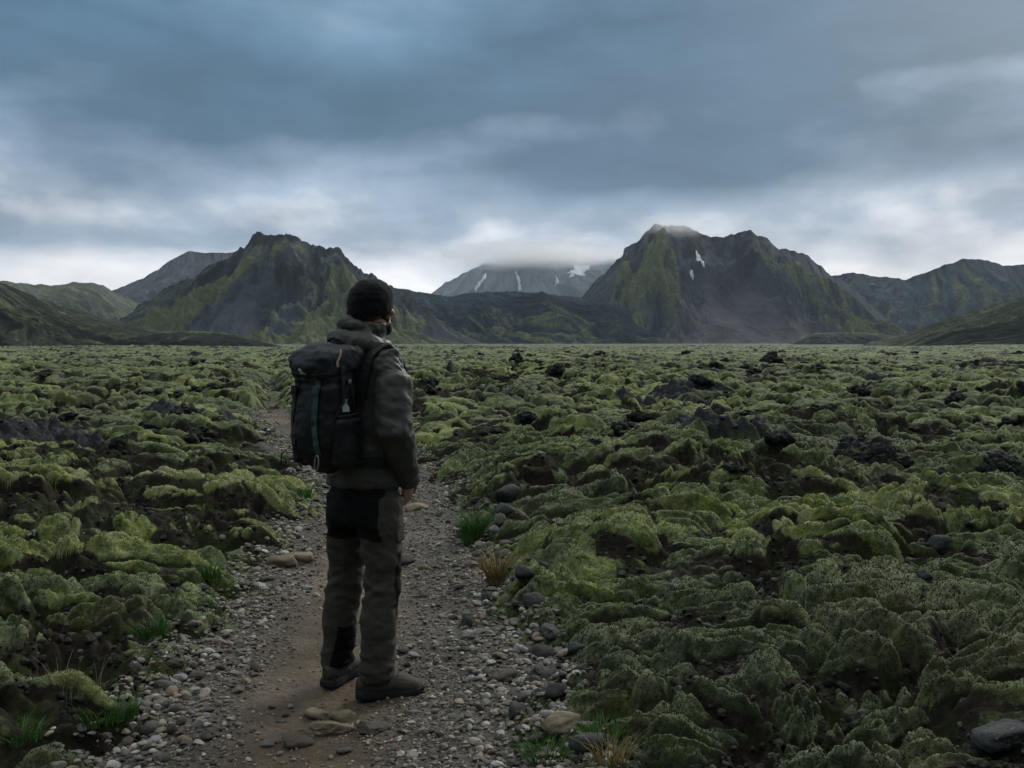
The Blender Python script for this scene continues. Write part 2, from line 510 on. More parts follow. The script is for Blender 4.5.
def make_path_mat():
    n = NT('path_earth')
    co = n.coord(); lat = n.attr('lat')
    big = n.noise(co, 0.9, 4, 0.6)
    mid = n.noise(co, 6, 5, 0.65)
    fine = n.noise(co, 60, 4, 0.7)
    earth = n.ramp(n.math('ADD', n.math('MULTIPLY', mid, 0.5), n.math('MULTIPLY', big, 0.5)),
                   [(0.3, (.036, .028, .018)), (0.5, (.088, .064, .040)), (0.62, (.155, .108, .064)), (0.8, (.19, .14, .088))])
    cell = n.voro(co, 62, 'F1', 'Color')
    grit = n.ramp(n.math('MULTIPLY', n.math('ADD', cell, 0.0), 1.0), [(0.1, (.028, .025, .021)), (0.5, (.070, .063, .052)), (0.9, (.15, .14, .12))])
    k = n.rng(n.math('ADD', n.math('ABSOLUTE', n.math('ADD', lat, 0.12)), n.math('MULTIPLY', n.math('SUBTRACT', mid, 0.5), 0.9)), 0.18, 0.5)
    col = n.mix(n.math('MULTIPLY', k, 0.8), earth, grit)
    col = n.mix(1.0, col, n.rng(fine, 0.2, 0.8, 0.65, 1.3), 'MULTIPLY')
    d = n.voro(co, 62, 'F1', 'Distance')
    d2 = n.voro(co, 30, 'F1', 'Distance')
    h = n.math('ADD', n.math('MULTIPLY', n.math('SUBTRACT', 1.0, d), n.math('MULTIPLY', k, 0.6)), n.math('MULTIPLY', fine, 0.5))
    h = n.math('SUBTRACT', h, n.math('MULTIPLY', d2, 0.4))
    nb = n.bump(h, 1.0, 0.016)
    rough = n.rng(big, 0.4, 0.65, 0.9, 0.62)
    return n.done(col, rough, nb, 0.3)


PATHM = make_path_mat()


def build_path():
    ys = np.concatenate([np.linspace(-4, 1.9, 80)[:-1], np.geomspace(1.9, 130, 1300)])
    ls = np.linspace(-1.75, 1.75, 200)
    yy, ll = np.meshgrid(ys, ls, indexing='ij')
    s = np.interp(yy, _ty, _ts)
    x = path_c(yy) + ll / np.sqrt(1 + s * s); y = yy - ll * s / np.sqrt(1 + s * s)
    z = path_z(x.ravel(), y.ravel()).reshape(x.shape) - 0.35 * sstep(1.02, 1.5, np.abs(ll))
    me = mesh_np('path', np.stack([x.ravel(), y.ravel(), z.ravel()], 1), grid_faces(len(ys), len(ls)), True, {'lat': ll.ravel()})
    tag(link('path', me, PATHM), 'worn brown footpath of earth and grey gravel winding into the lava field', 'path', kind='structure')


build_path()
# ------------------------------------------------------------------ mountains
def make_mount_mat():
    n = NT('mountain_slopes')
    co = n.coord()
    green, rocky, tint = n.attr('green'), n.attr('rocky'), n.attr('tint', 'Color')
    v = n.noise(n.mapping(co, (1, .8, .6)), 0.045, 7, 0.68)
    f = n.noise(co, 0.14, 6, 0.7)
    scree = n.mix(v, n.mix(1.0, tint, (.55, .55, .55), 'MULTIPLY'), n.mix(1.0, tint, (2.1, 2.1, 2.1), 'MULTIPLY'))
    grass = n.ramp(n.math('ADD', n.math('MULTIPLY', v, .5), n.math('MULTIPLY', f, .5)),
                   [(0.3, (.062, .076, .036)), (0.5, (.125, .142, .070)), (0.7, (.22, .225, .13))])
    rock = n.ramp(f, [(0.3, (.008, .010, .012)), (0.55, (.024, .027, .030)), (0.75, (.07, .07, .07))])
    g = n.rng(n.math('ADD', n.math('ADD', green, n.math('MULTIPLY', n.math('SUBTRACT', f, .5), 1.1)), n.math('MULTIPLY', n.math('SUBTRACT', v, .5), 1.0)), 0.25, 0.75)
    col = n.mix(g, scree, grass)
    r = n.rng(n.math('ADD', rocky, n.math('MULTIPLY', n.math('SUBTRACT', f, .5), 1.2)), 0.35, 0.75)
    col = n.mix(r, col, rock)
    nb = n.bump(n.math('ADD', f, n.math('MULTIPLY', v, .5)), 0.8, 6.0)
    return n.done(col, 0.95, nb, 0.1)


MOUNT = make_mount_mat()


def px_mean(sky):
    return min(sky, key=lambda q: q[1])[0]


class Mountain:
    """A ridge with its skyline, talus slopes, spurs and gullies; surf(X, t) gives its surface, t=0 crest, t=1 front foot, t<0 the back."""

    def __init__(s, Y0, sky, slope=28, crag=0.02, gully=0.35, lam=90., power=1.5, seed=0, base=345.5, ribs=1.1, spurs=(), peaks=(), fans=()):
        s.spurs = spurs; s.fans = fans; s.peaks = peaks or (px_mean(sky),)
        s.Y0, s.seed, s.gully, s.lam, s.power, s.ribs = Y0, seed, gully, lam, power, ribs
        px = np.array([p[0] for p in sky], float); py = np.array([p[1] for p in sky], float)
        X = (px - 512) / F * Y0
        s.x0, s.x1 = X[0], X[-1]
        s.zb = CAMZ + (HOR - base) / F * Y0 - 3.0
        H = np.maximum(CAMZ + (HOR - py) / F * Y0 - s.zb, 0.5)
        s.gx = np.linspace(s.x0, s.x1, 1400)
        h = np.interp(s.gx, X, H)
        m = F / Y0
        h = h + crag * np.max(H) * fbm2(s.gx * m / 14, s.gx * 0, 5, seed + 60, .6) * sstep(0.05, .4, h / h.max())
        s.H = np.maximum(h, 0.3)
        k = max(3, int(1400 * 0.05)) | 1
        ker = np.hanning(k); ker /= ker.sum()
        s.Hs = np.convolve(np.pad(np.interp(s.gx, X, H), k // 2, mode='edge'), ker, 'valid')
        s.slope = math.tan(R(slope))
        s.Wmax = H.max() / s.slope

    def surf(s, X, t):
        at_ = np.abs(t)
        L = s.lam
        seed = s.seed + (0 if True else 0)
        sg = np.sign(t)
        warp = 0.8 * L * perlin2(X / (2.2 * L), t * 1.6, seed + 1) * np.minimum(at_ * 2, 1) + .12 * L * perlin2(X / (.5 * L), t * 3.5, seed + 2) * np.minimum(at_ * 3, 1)
        Xw = X + warp
        h0 = np.interp(Xw, s.gx, s.H); h1 = np.interp(Xw, s.gx, s.Hs)
        k = np.clip(at_ * 1.6, 0, 1)
        h = h0 * (1 - k) + h1 * k
        Xf = 0; wsum = 0
        for pk in s.peaks:
            Xp = (pk - 512) / F * s.Y0; wq = 1 / (((X - Xp) / (L * 2)) ** 2 + .15)
            Xf = Xf + wq * (Xp + (Xw - Xp) / (.45 + .9 * at_)); wsum = wsum + wq
        Xw = Xf / wsum
        s.fan = Xw
        g = ridged2(Xw / L + .25 * np.sin(t * 5 + X / L), t * 2.3 + sg * 7, 4, seed + 4, .55) - 0.45
        g2 = ridged2(Xw / (L * .3), t * 6. + sg * 3, 3, seed + 5, .55) - 0.45
        tt = at_ * (1 - s.gully * (g + .22 * g2) * np.clip(at_ * 3, 0, 1) * (1.15 - .5 * at_))
        zn = np.clip(1 - tt, 0, None) ** s.power
        rocky = ridged2(X / (L * .55), t * 4, 4, seed + 7, .6)
        z = h * zn + s.ribs * 0.055 * h * (rocky - .5) * np.sin(np.clip(at_, 0, 1) * np.pi) * (1.2 - at_)
        px = 512 + X / s.Y0 * F
        for (a, b, wd, amp) in s.spurs:
            u = 1 - (1 - np.clip(t, 0, 1)) ** s.power
            k2 = np.clip((u - a[1]) / (b[1] - a[1]), 0, 1)
            cpx = a[0] + (b[0] - a[0]) * k2 + 5 * perlin2(u * 5, u * 0 + a[0], seed + 31)
            ins = sstep(a[1], a[1] + .2, u) * (1 - sstep(b[1] - .15, b[1] + .05, u))
            z = z + 1.0 * amp * s.H.max() * np.clip(1 - np.abs(px - cpx) / (wd * (1 + .5 * g)), 0, 1) ** 1.2 * ins
        for (cx0, u0, u1, w0, w1) in s.fans:        # smooth scree cones that bury the gullies
            u = 1 - (1 - np.clip(t, 0, 1)) ** s.power
            ku = np.clip((u - u0) / (u1 - u0), 0, 1); hwid = w0 + (w1 - w0) * ku
            m_ = sstep(1.15, .7, np.abs(px - cx0) / hwid) * sstep(u0, u0 + .15, u)
            zs = h1 * np.clip(1 - at_, 0, None) ** (s.power * 1.05) * (1 + .05 * (1 - ((px - cx0) / hwid) ** 2))
            z = z * (1 - .85 * m_) + zs * .85 * m_
        W = 0.35 * s.Wmax + 0.65 * np.interp(X, s.gx, s.Hs) / s.slope
        yoff = 0.22 * s.Wmax * perlin2(X / (5 * L), X * 0 + .3, seed + 9)
        y = s.Y0 + yoff - t * W
        return y, s.zb + z, g, g2, rocky, h / s.H.max()

    def build(s, name, label, paint, nx=520, nf=230, tint=(.042, .052, .063)):
        xs = np.linspace(s.x0, s.x1, nx)
        ts = np.concatenate([-np.linspace(1.0, 0.06, 24), -np.linspace(.05, 0.01, 4), 1 - (1 - np.linspace(0, 1, nf)) ** (1 / s.power), [1.03, 1.08]])
        tt, xx = np.meshgrid(ts, xs, indexing='ij')
        x = xx.ravel(); t = tt.ravel()
        y, z, g, g2, rocky, hn = s.surf(x, t)
        z = np.where(t > 1.0, z - 6 * (t - 1) * 20, z)
        px = 512 + x / s.Y0 * F
        st = perlin2(s.fan / (s.lam * .34), t * 2.2, s.seed + 20) + .6 * perlin2(s.fan / (s.lam * .12), t * 5.0, s.seed + 21)
        green, rk, tn = paint(px, 1 - (1 - np.clip(t, 0, 1)) ** s.power, g, g2, rocky, st, hn)
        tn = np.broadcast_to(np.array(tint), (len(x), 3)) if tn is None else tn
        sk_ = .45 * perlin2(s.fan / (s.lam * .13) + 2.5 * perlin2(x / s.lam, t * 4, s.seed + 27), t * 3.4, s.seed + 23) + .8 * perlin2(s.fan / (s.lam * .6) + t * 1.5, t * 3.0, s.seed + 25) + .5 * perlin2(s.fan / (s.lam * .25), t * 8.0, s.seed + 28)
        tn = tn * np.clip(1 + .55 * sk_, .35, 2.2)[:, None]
        rk = rk + .45 * np.clip(perlin2(s.fan / (s.lam * .2), t * 7, s.seed + 26) - .1, 0, 1) * sstep(.9, .1, t) * 2
        me = mesh_np(name, np.stack([x, y, z], 1), grid_faces(len(ts), nx), True, {'green': green, 'rocky': rk}, {'tint': tn})
        o = link(name, me, MOUNT)
        tag(o, label, 'mountain' if name == 'mountain' else 'hill', kind='structure')
        return o


def blob(px, t, cx, ct, rx, rt):
    return np.exp(-((px - cx) / rx) ** 2 - ((t - ct) / rt) ** 2)


def band(px, t, a, b, w):
    """a stripe down the slope from a=(px,t) to b=(px,t)."""
    k = np.clip((t - a[1]) / (b[1] - a[1]), 0, 1)
    c = a[0] + (b[0] - a[0]) * k
    inside = sstep(a[1] - .08, a[1] + .04, t) * (1 - sstep(b[1] - .04, b[1] + .08, t))
    return np.exp(-((px - c) / w) ** 2) * inside


# left mountain, nearest of the big ones
def paint_left(px, t, g, g2, rocky, st, hn):
    green = .05 + .5 * st + .9 * g + .7 * g2
    green += .95 * band(px, t, (256, .32), (175, 1.0), 22) + .85 * band(px, t, (362, .28), (432, 1.05), 48) + .8 * blob(px, t, 420, .9, 60, .3)
    green += .7 * band(px, t, (292, .28), (302, .8), 8) + .6 * band(px, t, (322, .50), (352, 1.0), 14) + .5 * band(px, t, (205, .6), (150, 1.), 22)
    green += .8 * sstep(.84, 1.0, t)
    green -= 1.3 * band(px, t, (284, .42), (258, 1.0), 26) + .8 * blob(px, t, 312, .50, 28, .16) + .5 * band(px, t, (318, .6), (322, .95), 10)
    rk = .75 - 2.3 * t + .9 * (rocky - .5) - .5 * g + .8 * band(px, t, (230, .25), (160, .7), 12) + .9 * blob(px, t, 312, .46, 24, .12) + .3 * blob(px, t, 335, .3, 20, .2)
    tn = np.stack([.042 + 0 * px, .050 + 0 * px, .058 + 0 * px], 1)
    return green, rk, tn


ML = Mountain(1500, [(60, 345), (100, 336), (140, 312), (165, 296), (190, 283), (215, 270), (240, 254), (252, 247), (256, 237), (263, 235), (275, 236), (286, 233), (293, 236),
                     (303, 241), (316, 243), (328, 250), (334, 247), (340, 249), (345, 256), (356, 266), (364, 272), (385, 283), (405, 294), (430, 312), (455, 330), (480, 343), (505, 347)],
              peaks=(262, 300, 335), slope=29, crag=.034, gully=0.63, lam=75, power=1.5, seed=100, base=347, fans=[(268, .5, 1.0, 12, 36)],
              spurs=[((286, .05), (308, .6), 22, .16), ((308, .5), (325, .95), 16, .07), ((250, .08), (175, .8), 20, .12), ((340, .05), (395, .8), 26, .10), ((272, .3), (232, .9), 14, .06)])
ML.build('mountain', 'dark craggy green flanked mountain rising behind the hiker with a blocky summit', paint_left, 560, 240)


# pale ridge behind it on the left
def paint_ridge(px, t, g, g2, rocky, st, hn):
    return -.25 + .35 * st + .5 * blob(px, t, 90, .7, 60, .4), .25 * (rocky - .5) + .35 - 1.2 * t, None


MB = Mountain(2900, [(20, 330), (60, 306), (100, 293), (120, 287), (140, 279), (158, 269), (172, 259), (188, 250), (204, 252), (240, 252), (280, 258), (330, 275), (380, 300), (430, 330), (470, 345)],
              slope=26, crag=.012, gully=0.52, lam=120, power=1.5, seed=120, base=346)
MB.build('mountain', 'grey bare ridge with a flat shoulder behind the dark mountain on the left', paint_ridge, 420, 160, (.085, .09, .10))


def paint_pale(px, t, g, g2, rocky, st, hn):
    return .55 + .5 * st, -.3 + .2 * rocky, None


MP = Mountain(2300, [(-160, 300), (-60, 280), (0, 281), (30, 284), (55, 285), (75, 283), (92, 283), (108, 287), (125, 296), (150, 306), (190, 325), (230, 343)],
              slope=24, crag=.02, gully=0.60, lam=90, power=1.1, seed=130, base=346)
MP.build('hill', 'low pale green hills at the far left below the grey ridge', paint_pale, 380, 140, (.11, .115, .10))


# near hill on the left
def paint_nl(px, t, g, g2, rocky, st, hn):
    return .22 + .6 * st - .3 * sstep(.5, .9, t), -.1 + .35 * (rocky - .5), None


MN = Mountain(620, [(-420, 250), (-200, 232), (-90, 252), (-20, 277), (4, 284), (30, 296), (60, 307), (90, 315), (120, 322), (150, 328), (200, 336), (250, 346)],
              slope=20, crag=.012, gully=0.52, lam=30, power=1.1, seed=140, base=349)
MN.build('hill', 'dark green grassy hillside sloping down from the left edge', paint_nl, 460, 170, (.028, .032, .026))


def paint_mound(px, t, g, g2, rocky, st, hn):
    return -.05 + .4 * st + .7 * (1 - sstep(.02, .12, t)), .1 + 0 * t, None


MM = Mountain(520, [(110, 349), (128, 342), (142, 335), (165, 331.5), (200, 330.5), (225, 333), (250, 339), (275, 345), (300, 350)],
              slope=16, crag=.03, gully=0.45, lam=22, power=1.0, seed=150, base=350)
MM.build('hill', 'low dark rounded mound in front of the left mountain', paint_mound, 260, 110, (.022, .026, .022))


# dark hill in the middle
def paint_mid(px, t, g, g2, rocky, st, hn):
    green = -.22 + .5 * st + .7 * g + .5 * g2 + .5 * blob(px, t, 560, .75, 60, .3) + .35 * blob(px, t, 480, .7, 30, .25) + .3 * sstep(.85, 1, t)
    green = green - .9 * (1 - sstep(.15, .4, t))
    return green, .35 * (rocky - .5) + .5 * blob(px, t, 600, .12, 60, .12), None


MC = Mountain(1750, [(330, 300), (360, 285), (395, 287), (420, 292), (447, 296), (475, 293), (505, 292), (530, 293), (560, 296), (590, 299), (615, 305), (640, 314), (665, 326), (685, 336), (705, 345), (720, 348)],
              slope=23, crag=.016, gully=0.55, lam=60, power=1.5, seed=160, base=347.5,
              spurs=[((420, .1), (440, .9), 24, .10), ((480, .1), (470, .9), 24, .14), ((540, .05), (555, .9), 34, .20), ((600, .1), (612, .9), 26, .16)])
MC.build('hill', 'long dark scree hill in the middle below the snowy mountain', paint_mid, 460, 170, (.03, .04, .05))


# snow streaked mountain far in the middle
def paint_snowm(px, t, g, g2, rocky, st, hn):
    return -.3 + .25 * st + .5 * blob(px, t, 600, .3, 25, .4), .2 * (rocky - .5), None


MS = Mountain(6000, [(385, 318), (410, 306), (432, 292), (450, 281), (466, 272), (480, 265), (495, 261), (512, 254), (530, 249), (552, 252), (580, 259), (606, 260), (640, 266), (680, 280), (720, 300), (760, 330)],
              slope=27, crag=.02, gully=0.60, lam=220, power=1.5, seed=170, base=346)
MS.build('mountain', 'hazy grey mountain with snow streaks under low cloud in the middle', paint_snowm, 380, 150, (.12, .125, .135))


# the great mountain on the right
def paint_right(px, t, g, g2, rocky, st, hn):
    green = -.12 + .5 * st + .9 * g + .6 * g2
    green += .7 * band(px, t, (648, .2), (636, .62), 15) + .8 * band(px, t, (620, .3), (575, .9), 18) + .35 * blob(px, t, 640, .45, 45, .35) + .6 * blob(px, t, 655, .62, 14, .2) + .4 * band(px, t, (690, .1), (668, .5), 9)
    green += .8 * band(px, t, (775, .32), (868, 1.0), 34) + .9 * band(px, t, (800, .75), (840, 1.05), 30) + .6 * blob(px, t, 745, .94, 36, .1) + .5 * band(px, t, (755, .25), (790, .6), 8)
    green -= 1.1 * blob(px, t, 712, .62, 46, .26) + .5 * band(px, t, (672, .2), (664, .7), 9)
    rk = .55 - 2.1 * t + .9 * (rocky - .5) - .5 * g + .7 * blob(px, t, 742, .2, 26, .22) + .7 * blob(px, t, 732, .40, 30, .06) + .6 * band(px, t, (768, .5), (800, .95), 9) + .5 * blob(px, t, 677, .35, 12, .2) + .4 * band(px, t, (640, .1), (600, .35), 8)
    pur = sstep(1.1, .75, np.abs(px - 712) / (18 + 66 * np.clip((t - .42) / .58, 0, 1))) * sstep(.4, .55, t)
    green = green - .5 * pur * sstep(.96, .85, t); rk = rk - .5 * pur
    tn = np.stack([.052 - .002 * pur, .060 - .014 * pur, .070 - .016 * pur], 1)
    return green, rk, tn


MR = Mountain(2000, [(520, 340), (545, 325), (565, 312), (582, 296), (596, 280), (610, 268), (621, 257), (622, 251), (632, 245), (640, 236), (652, 228), (668, 227), (684, 229), (695, 235), (708, 238), (716, 239), (726, 236),
                     (734, 236), (741, 231), (750, 230), (757, 235), (768, 240), (778, 247), (797, 250), (808, 256), (824, 264), (830, 271), (845, 280), (862, 292), (880, 308), (900, 327), (915, 338), (935, 347)],
              peaks=(660, 750, 800), slope=29, crag=.018, gully=0.63, lam=95, power=1.5, seed=180, base=346.5, fans=[(712, .42, 1.0, 18, 84)],
              spurs=[((660, .04), (640, .7), 20, .14), ((748, .04), (735, .45), 20, .12), ((735, .4), (700, .9), 40, .06), ((770, .1), (815, .85), 20, .12), ((622, .15), (590, .8), 14, .10), ((800, .2), (880, .9), 22, .1)])
MR.build('mountain', 'great dark twin topped mountain on the right with purple scree and a cloud cap', paint_right, 620, 260)


def paint_rb(px, t, g, g2, rocky, st, hn):
    return .1 + .5 * st + .3 * blob(px, t, 930, .5, 60, .4), .25 * (rocky - .5) + .5 - 1.3 * t, None


MQ = Mountain(2500, [(780, 300), (820, 278), (840, 275), (865, 279), (890, 282), (910, 276), (930, 267), (945, 262.5), (958, 262), (972, 264), (988, 269), (1010, 267), (1030, 267), (1100, 262), (1180, 275), (1300, 310), (1360, 345)],
              slope=24, crag=.014, gully=0.60, lam=110, power=1.5, seed=190, base=346)
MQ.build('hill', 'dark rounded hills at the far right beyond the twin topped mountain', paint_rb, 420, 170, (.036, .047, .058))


def paint_nr(px, t, g, g2, rocky, st, hn):
    return .32 + .6 * st, -.1 + .25 * (rocky - .5), None


MT = Mountain(760, [(845, 349), (870, 347.5), (895, 342), (925, 330), (960, 315), (1000, 302), (1030, 294), (1090, 280), (1200, 255), (1330, 250), (1500, 300), (1600, 345)],
              slope=22, crag=.01, gully=0.52, lam=34, power=1.12, seed=200, base=350)
MT.build('hill', 'green grassy hillside rising to the right edge', paint_nr, 420, 170, (.035, .04, .03))

MU = Mountain(1150, [(770, 349), (785, 346), (800, 338), (815, 333), (840, 332), (862, 333), (880, 334), (905, 338), (940, 347)],
              slope=18, crag=.03, gully=0.45, lam=30, power=1.0, seed=210, base=349)
MU.build('hill', 'small dark knoll at the foot of the twin topped mountain', paint_mound, 200, 90, (.03, .035, .035))


# snow patches lie on the slopes: thin sheets that follow the surface under them
sn = NT('old_snow'); SNOW = sn.done(sn.ramp(sn.noise(sn.coord(), .08, 4, .6), [(.3, (.62, .66, .7)), (.6, (.8, .82, .84))]), .6)


def locate(mt, pts):
    """(X, t) on a mountain's front where it is seen at the given photo pixels."""
    xs = np.linspace(mt.x0, mt.x1, 900); ts = np.linspace(0.0, .9, 300)
    T_, X_ = np.meshgrid(ts, xs, indexing='ij')
    y, z, *_ = mt.surf(X_.ravel(), T_.ravel())
    qx = 512 + X_.ravel() / y * F; qy = HOR - (z - CAMZ) / y * F
    out = []
    for a_, b_ in pts:
        k = np.argmin((qx - a_) ** 2 + (qy - b_) ** 2); out.append((X_.ravel()[k], T_.ravel()[k]))
    return np.array(out)


def snow_patch(mt, line, label, lift=2.0):
    """line = [(photo px, photo py, half width px)...] down the slope."""
    lift *= mt.Y0 / 2500; n = 46
    q = np.linspace(0, 1, n); k = np.linspace(0, 1, len(line))
    loc = locate(mt, [(p[0], p[1]) for p in line])
    cx = np.interp(q, k, loc[:, 0]); ct = np.interp(q, k, loc[:, 1]); hw = np.interp(q, k, [p[2] for p in line]) / F * mt.Y0
    hw = hw * (1 + .6 * fbm2(q * 6, q * 0, 3, int(line[0][0])))
    ws = np.linspace(-1, 1, 11)
    X = cx[:, None] + hw[:, None] * ws[None] + (.6 / F * mt.Y0 * perlin2(q * 9, q * 0 + 2.2, 5))[:, None]
    t = np.broadcast_to(ct[:, None], X.shape)
    y, z, *_ = mt.surf(X.ravel(), t.ravel().copy())
    top = np.stack([X.ravel(), y - lift, z + lift * .8], 1)
    bot = np.stack([X.ravel(), y + lift, z - lift], 1)
    f = grid_faces(n, 11); N = n * 11
    i = np.arange(N).reshape(n, 11)
    rim = np.concatenate([i[0], i[1:, -1], i[-1, -2::-1], i[-2:0:-1, 0]]); rn = np.roll(rim, -1)
    side = np.stack([rim, rim + N, rn + N, rn], 1)
    me = mesh_np('snow_patch', np.concatenate([top, bot]), np.concatenate([f, f[:, ::-1] + N, side]), True)
    o = link('snow_patch', me, SNOW)
    tag(o, label, 'snow patch', 'snow patches on the mountains')


snow_patch(MR, [(695, 252, .5), (697, 257, 1.6), (700, 262, 1.7), (703, 268, .5)], 'narrow white snow streak high on the twin topped mountain')
snow_patch(MR, [(691, 271, 1.0), (691, 274, 2.0), (690, 277, .7)], 'tiny white snow spot below the narrow streak on the twin topped mountain')
snow_patch(MQ, [(870, 285, 1), (873, 286, 2.5), (879, 288, 1.5)], 'faint white snow spot on the saddle between the twin topped mountain and right hills')
snow_patch(MS, [(516, 273, .9), (518, 278, 1.6), (519, 284, 1.5), (520, 290, 1.4)], 'thin upright snow streak at the centre of the hazy mountain')
snow_patch(MS, [(486, 274, .8), (484, 279, 1.6), (480, 284, 1.2), (475, 290, .6)], 'slanting snow streak at the left of the hazy mountain')
snow_patch(MS, [(586, 267, 3), (581, 270, 7), (575, 274, 6), (571, 278, 2)], 'broad snow field below the cloud at the right of the hazy mountain')
snow_patch(MS, [(557, 279, .8), (557, 282, 1.5), (556, 286, .6)], 'small snow dot beside the broad snow field on the hazy mountain')


# ------------------------------------------------------------------ air and low cloud
def make_haze():
    n = NT('haze_air'); n.n.remove(n.b)
    v = n.new('ShaderNodeVolumePrincipled')
    v.inputs['Color'].default_value = (.70, .85, 1, 1); v.inputs['Density'].default_value = 0.00004
    v.inputs['Anisotropy'].default_value = 0.2
    n.t.links.new(v.outputs[0], n.out.inputs['Volume'])
    me = bpy.data.meshes.new('haze'); bm = bmesh.new()
    bmesh.ops.create_cube(bm, size=1.0, matrix=Matrix.Translation((0, 3200, 345)) @ Matrix.Diagonal((11000, 8800, 710, 1)))
    bm.to_mesh(me); bm.free()
    o = link('haze', me, n.m)
    tag(o, 'thin bluish haze in the air before the mountains', 'haze', kind='stuff')


HAZE = True
if HAZE: make_haze()


def low_cloud(loc, size, dens, label, seed):
    n = NT('low_cloud_vapour'); n.n.remove(n.b)
    co = n.coord()
    ln = n.new('ShaderNodeVectorMath', operation='LENGTH'); n._set(ln.inputs[0], co)
    fall = n.rng(ln.outputs['Value'], 1.0, 0.25)
    ns = n.noise(co, 2.6, 5, .6)
    d = n.math('MULTIPLY', n.math('MAXIMUM', n.math('SUBTRACT', n.math('ADD', fall, n.math('MULTIPLY', n.math('SUBTRACT', ns, .5), 1.5)), .22), 0.0), dens)
    d = n.math('MULTIPLY', d, n.rng(ln.outputs['Value'], 1.0, .8))
    v = n.new('ShaderNodeVolumePrincipled'); v.inputs['Color'].default_value = (1, 1, 1, 1)
    n._set(v.inputs['Density'], d); v.inputs['Anisotropy'].default_value = .85
    n.t.links.new(v.outputs[0], n.out.inputs['Volume'])
    me = bpy.data.meshes.new('cloud'); bm = bmesh.new()
    bmesh.ops.create_icosphere(bm, subdivisions=4, radius=1.0); bm.to_mesh(me); bm.free()
    o = link('cloud', me, n.m); o.location = loc; o.scale = size; o.rotation_euler = (0, 0, seed)
    tag(o, label, 'cloud', kind='stuff')


p = at(668, 228, 1960); low_cloud(p, (100, 140, 36), .016, 'wisp of cloud capping the summit of the twin topped mountain', .3)
p = at(538, 256, 5800); low_cloud(p, (760, 520, 118), .016, 'low cloud lying on top of the hazy snow streaked mountain', .1)
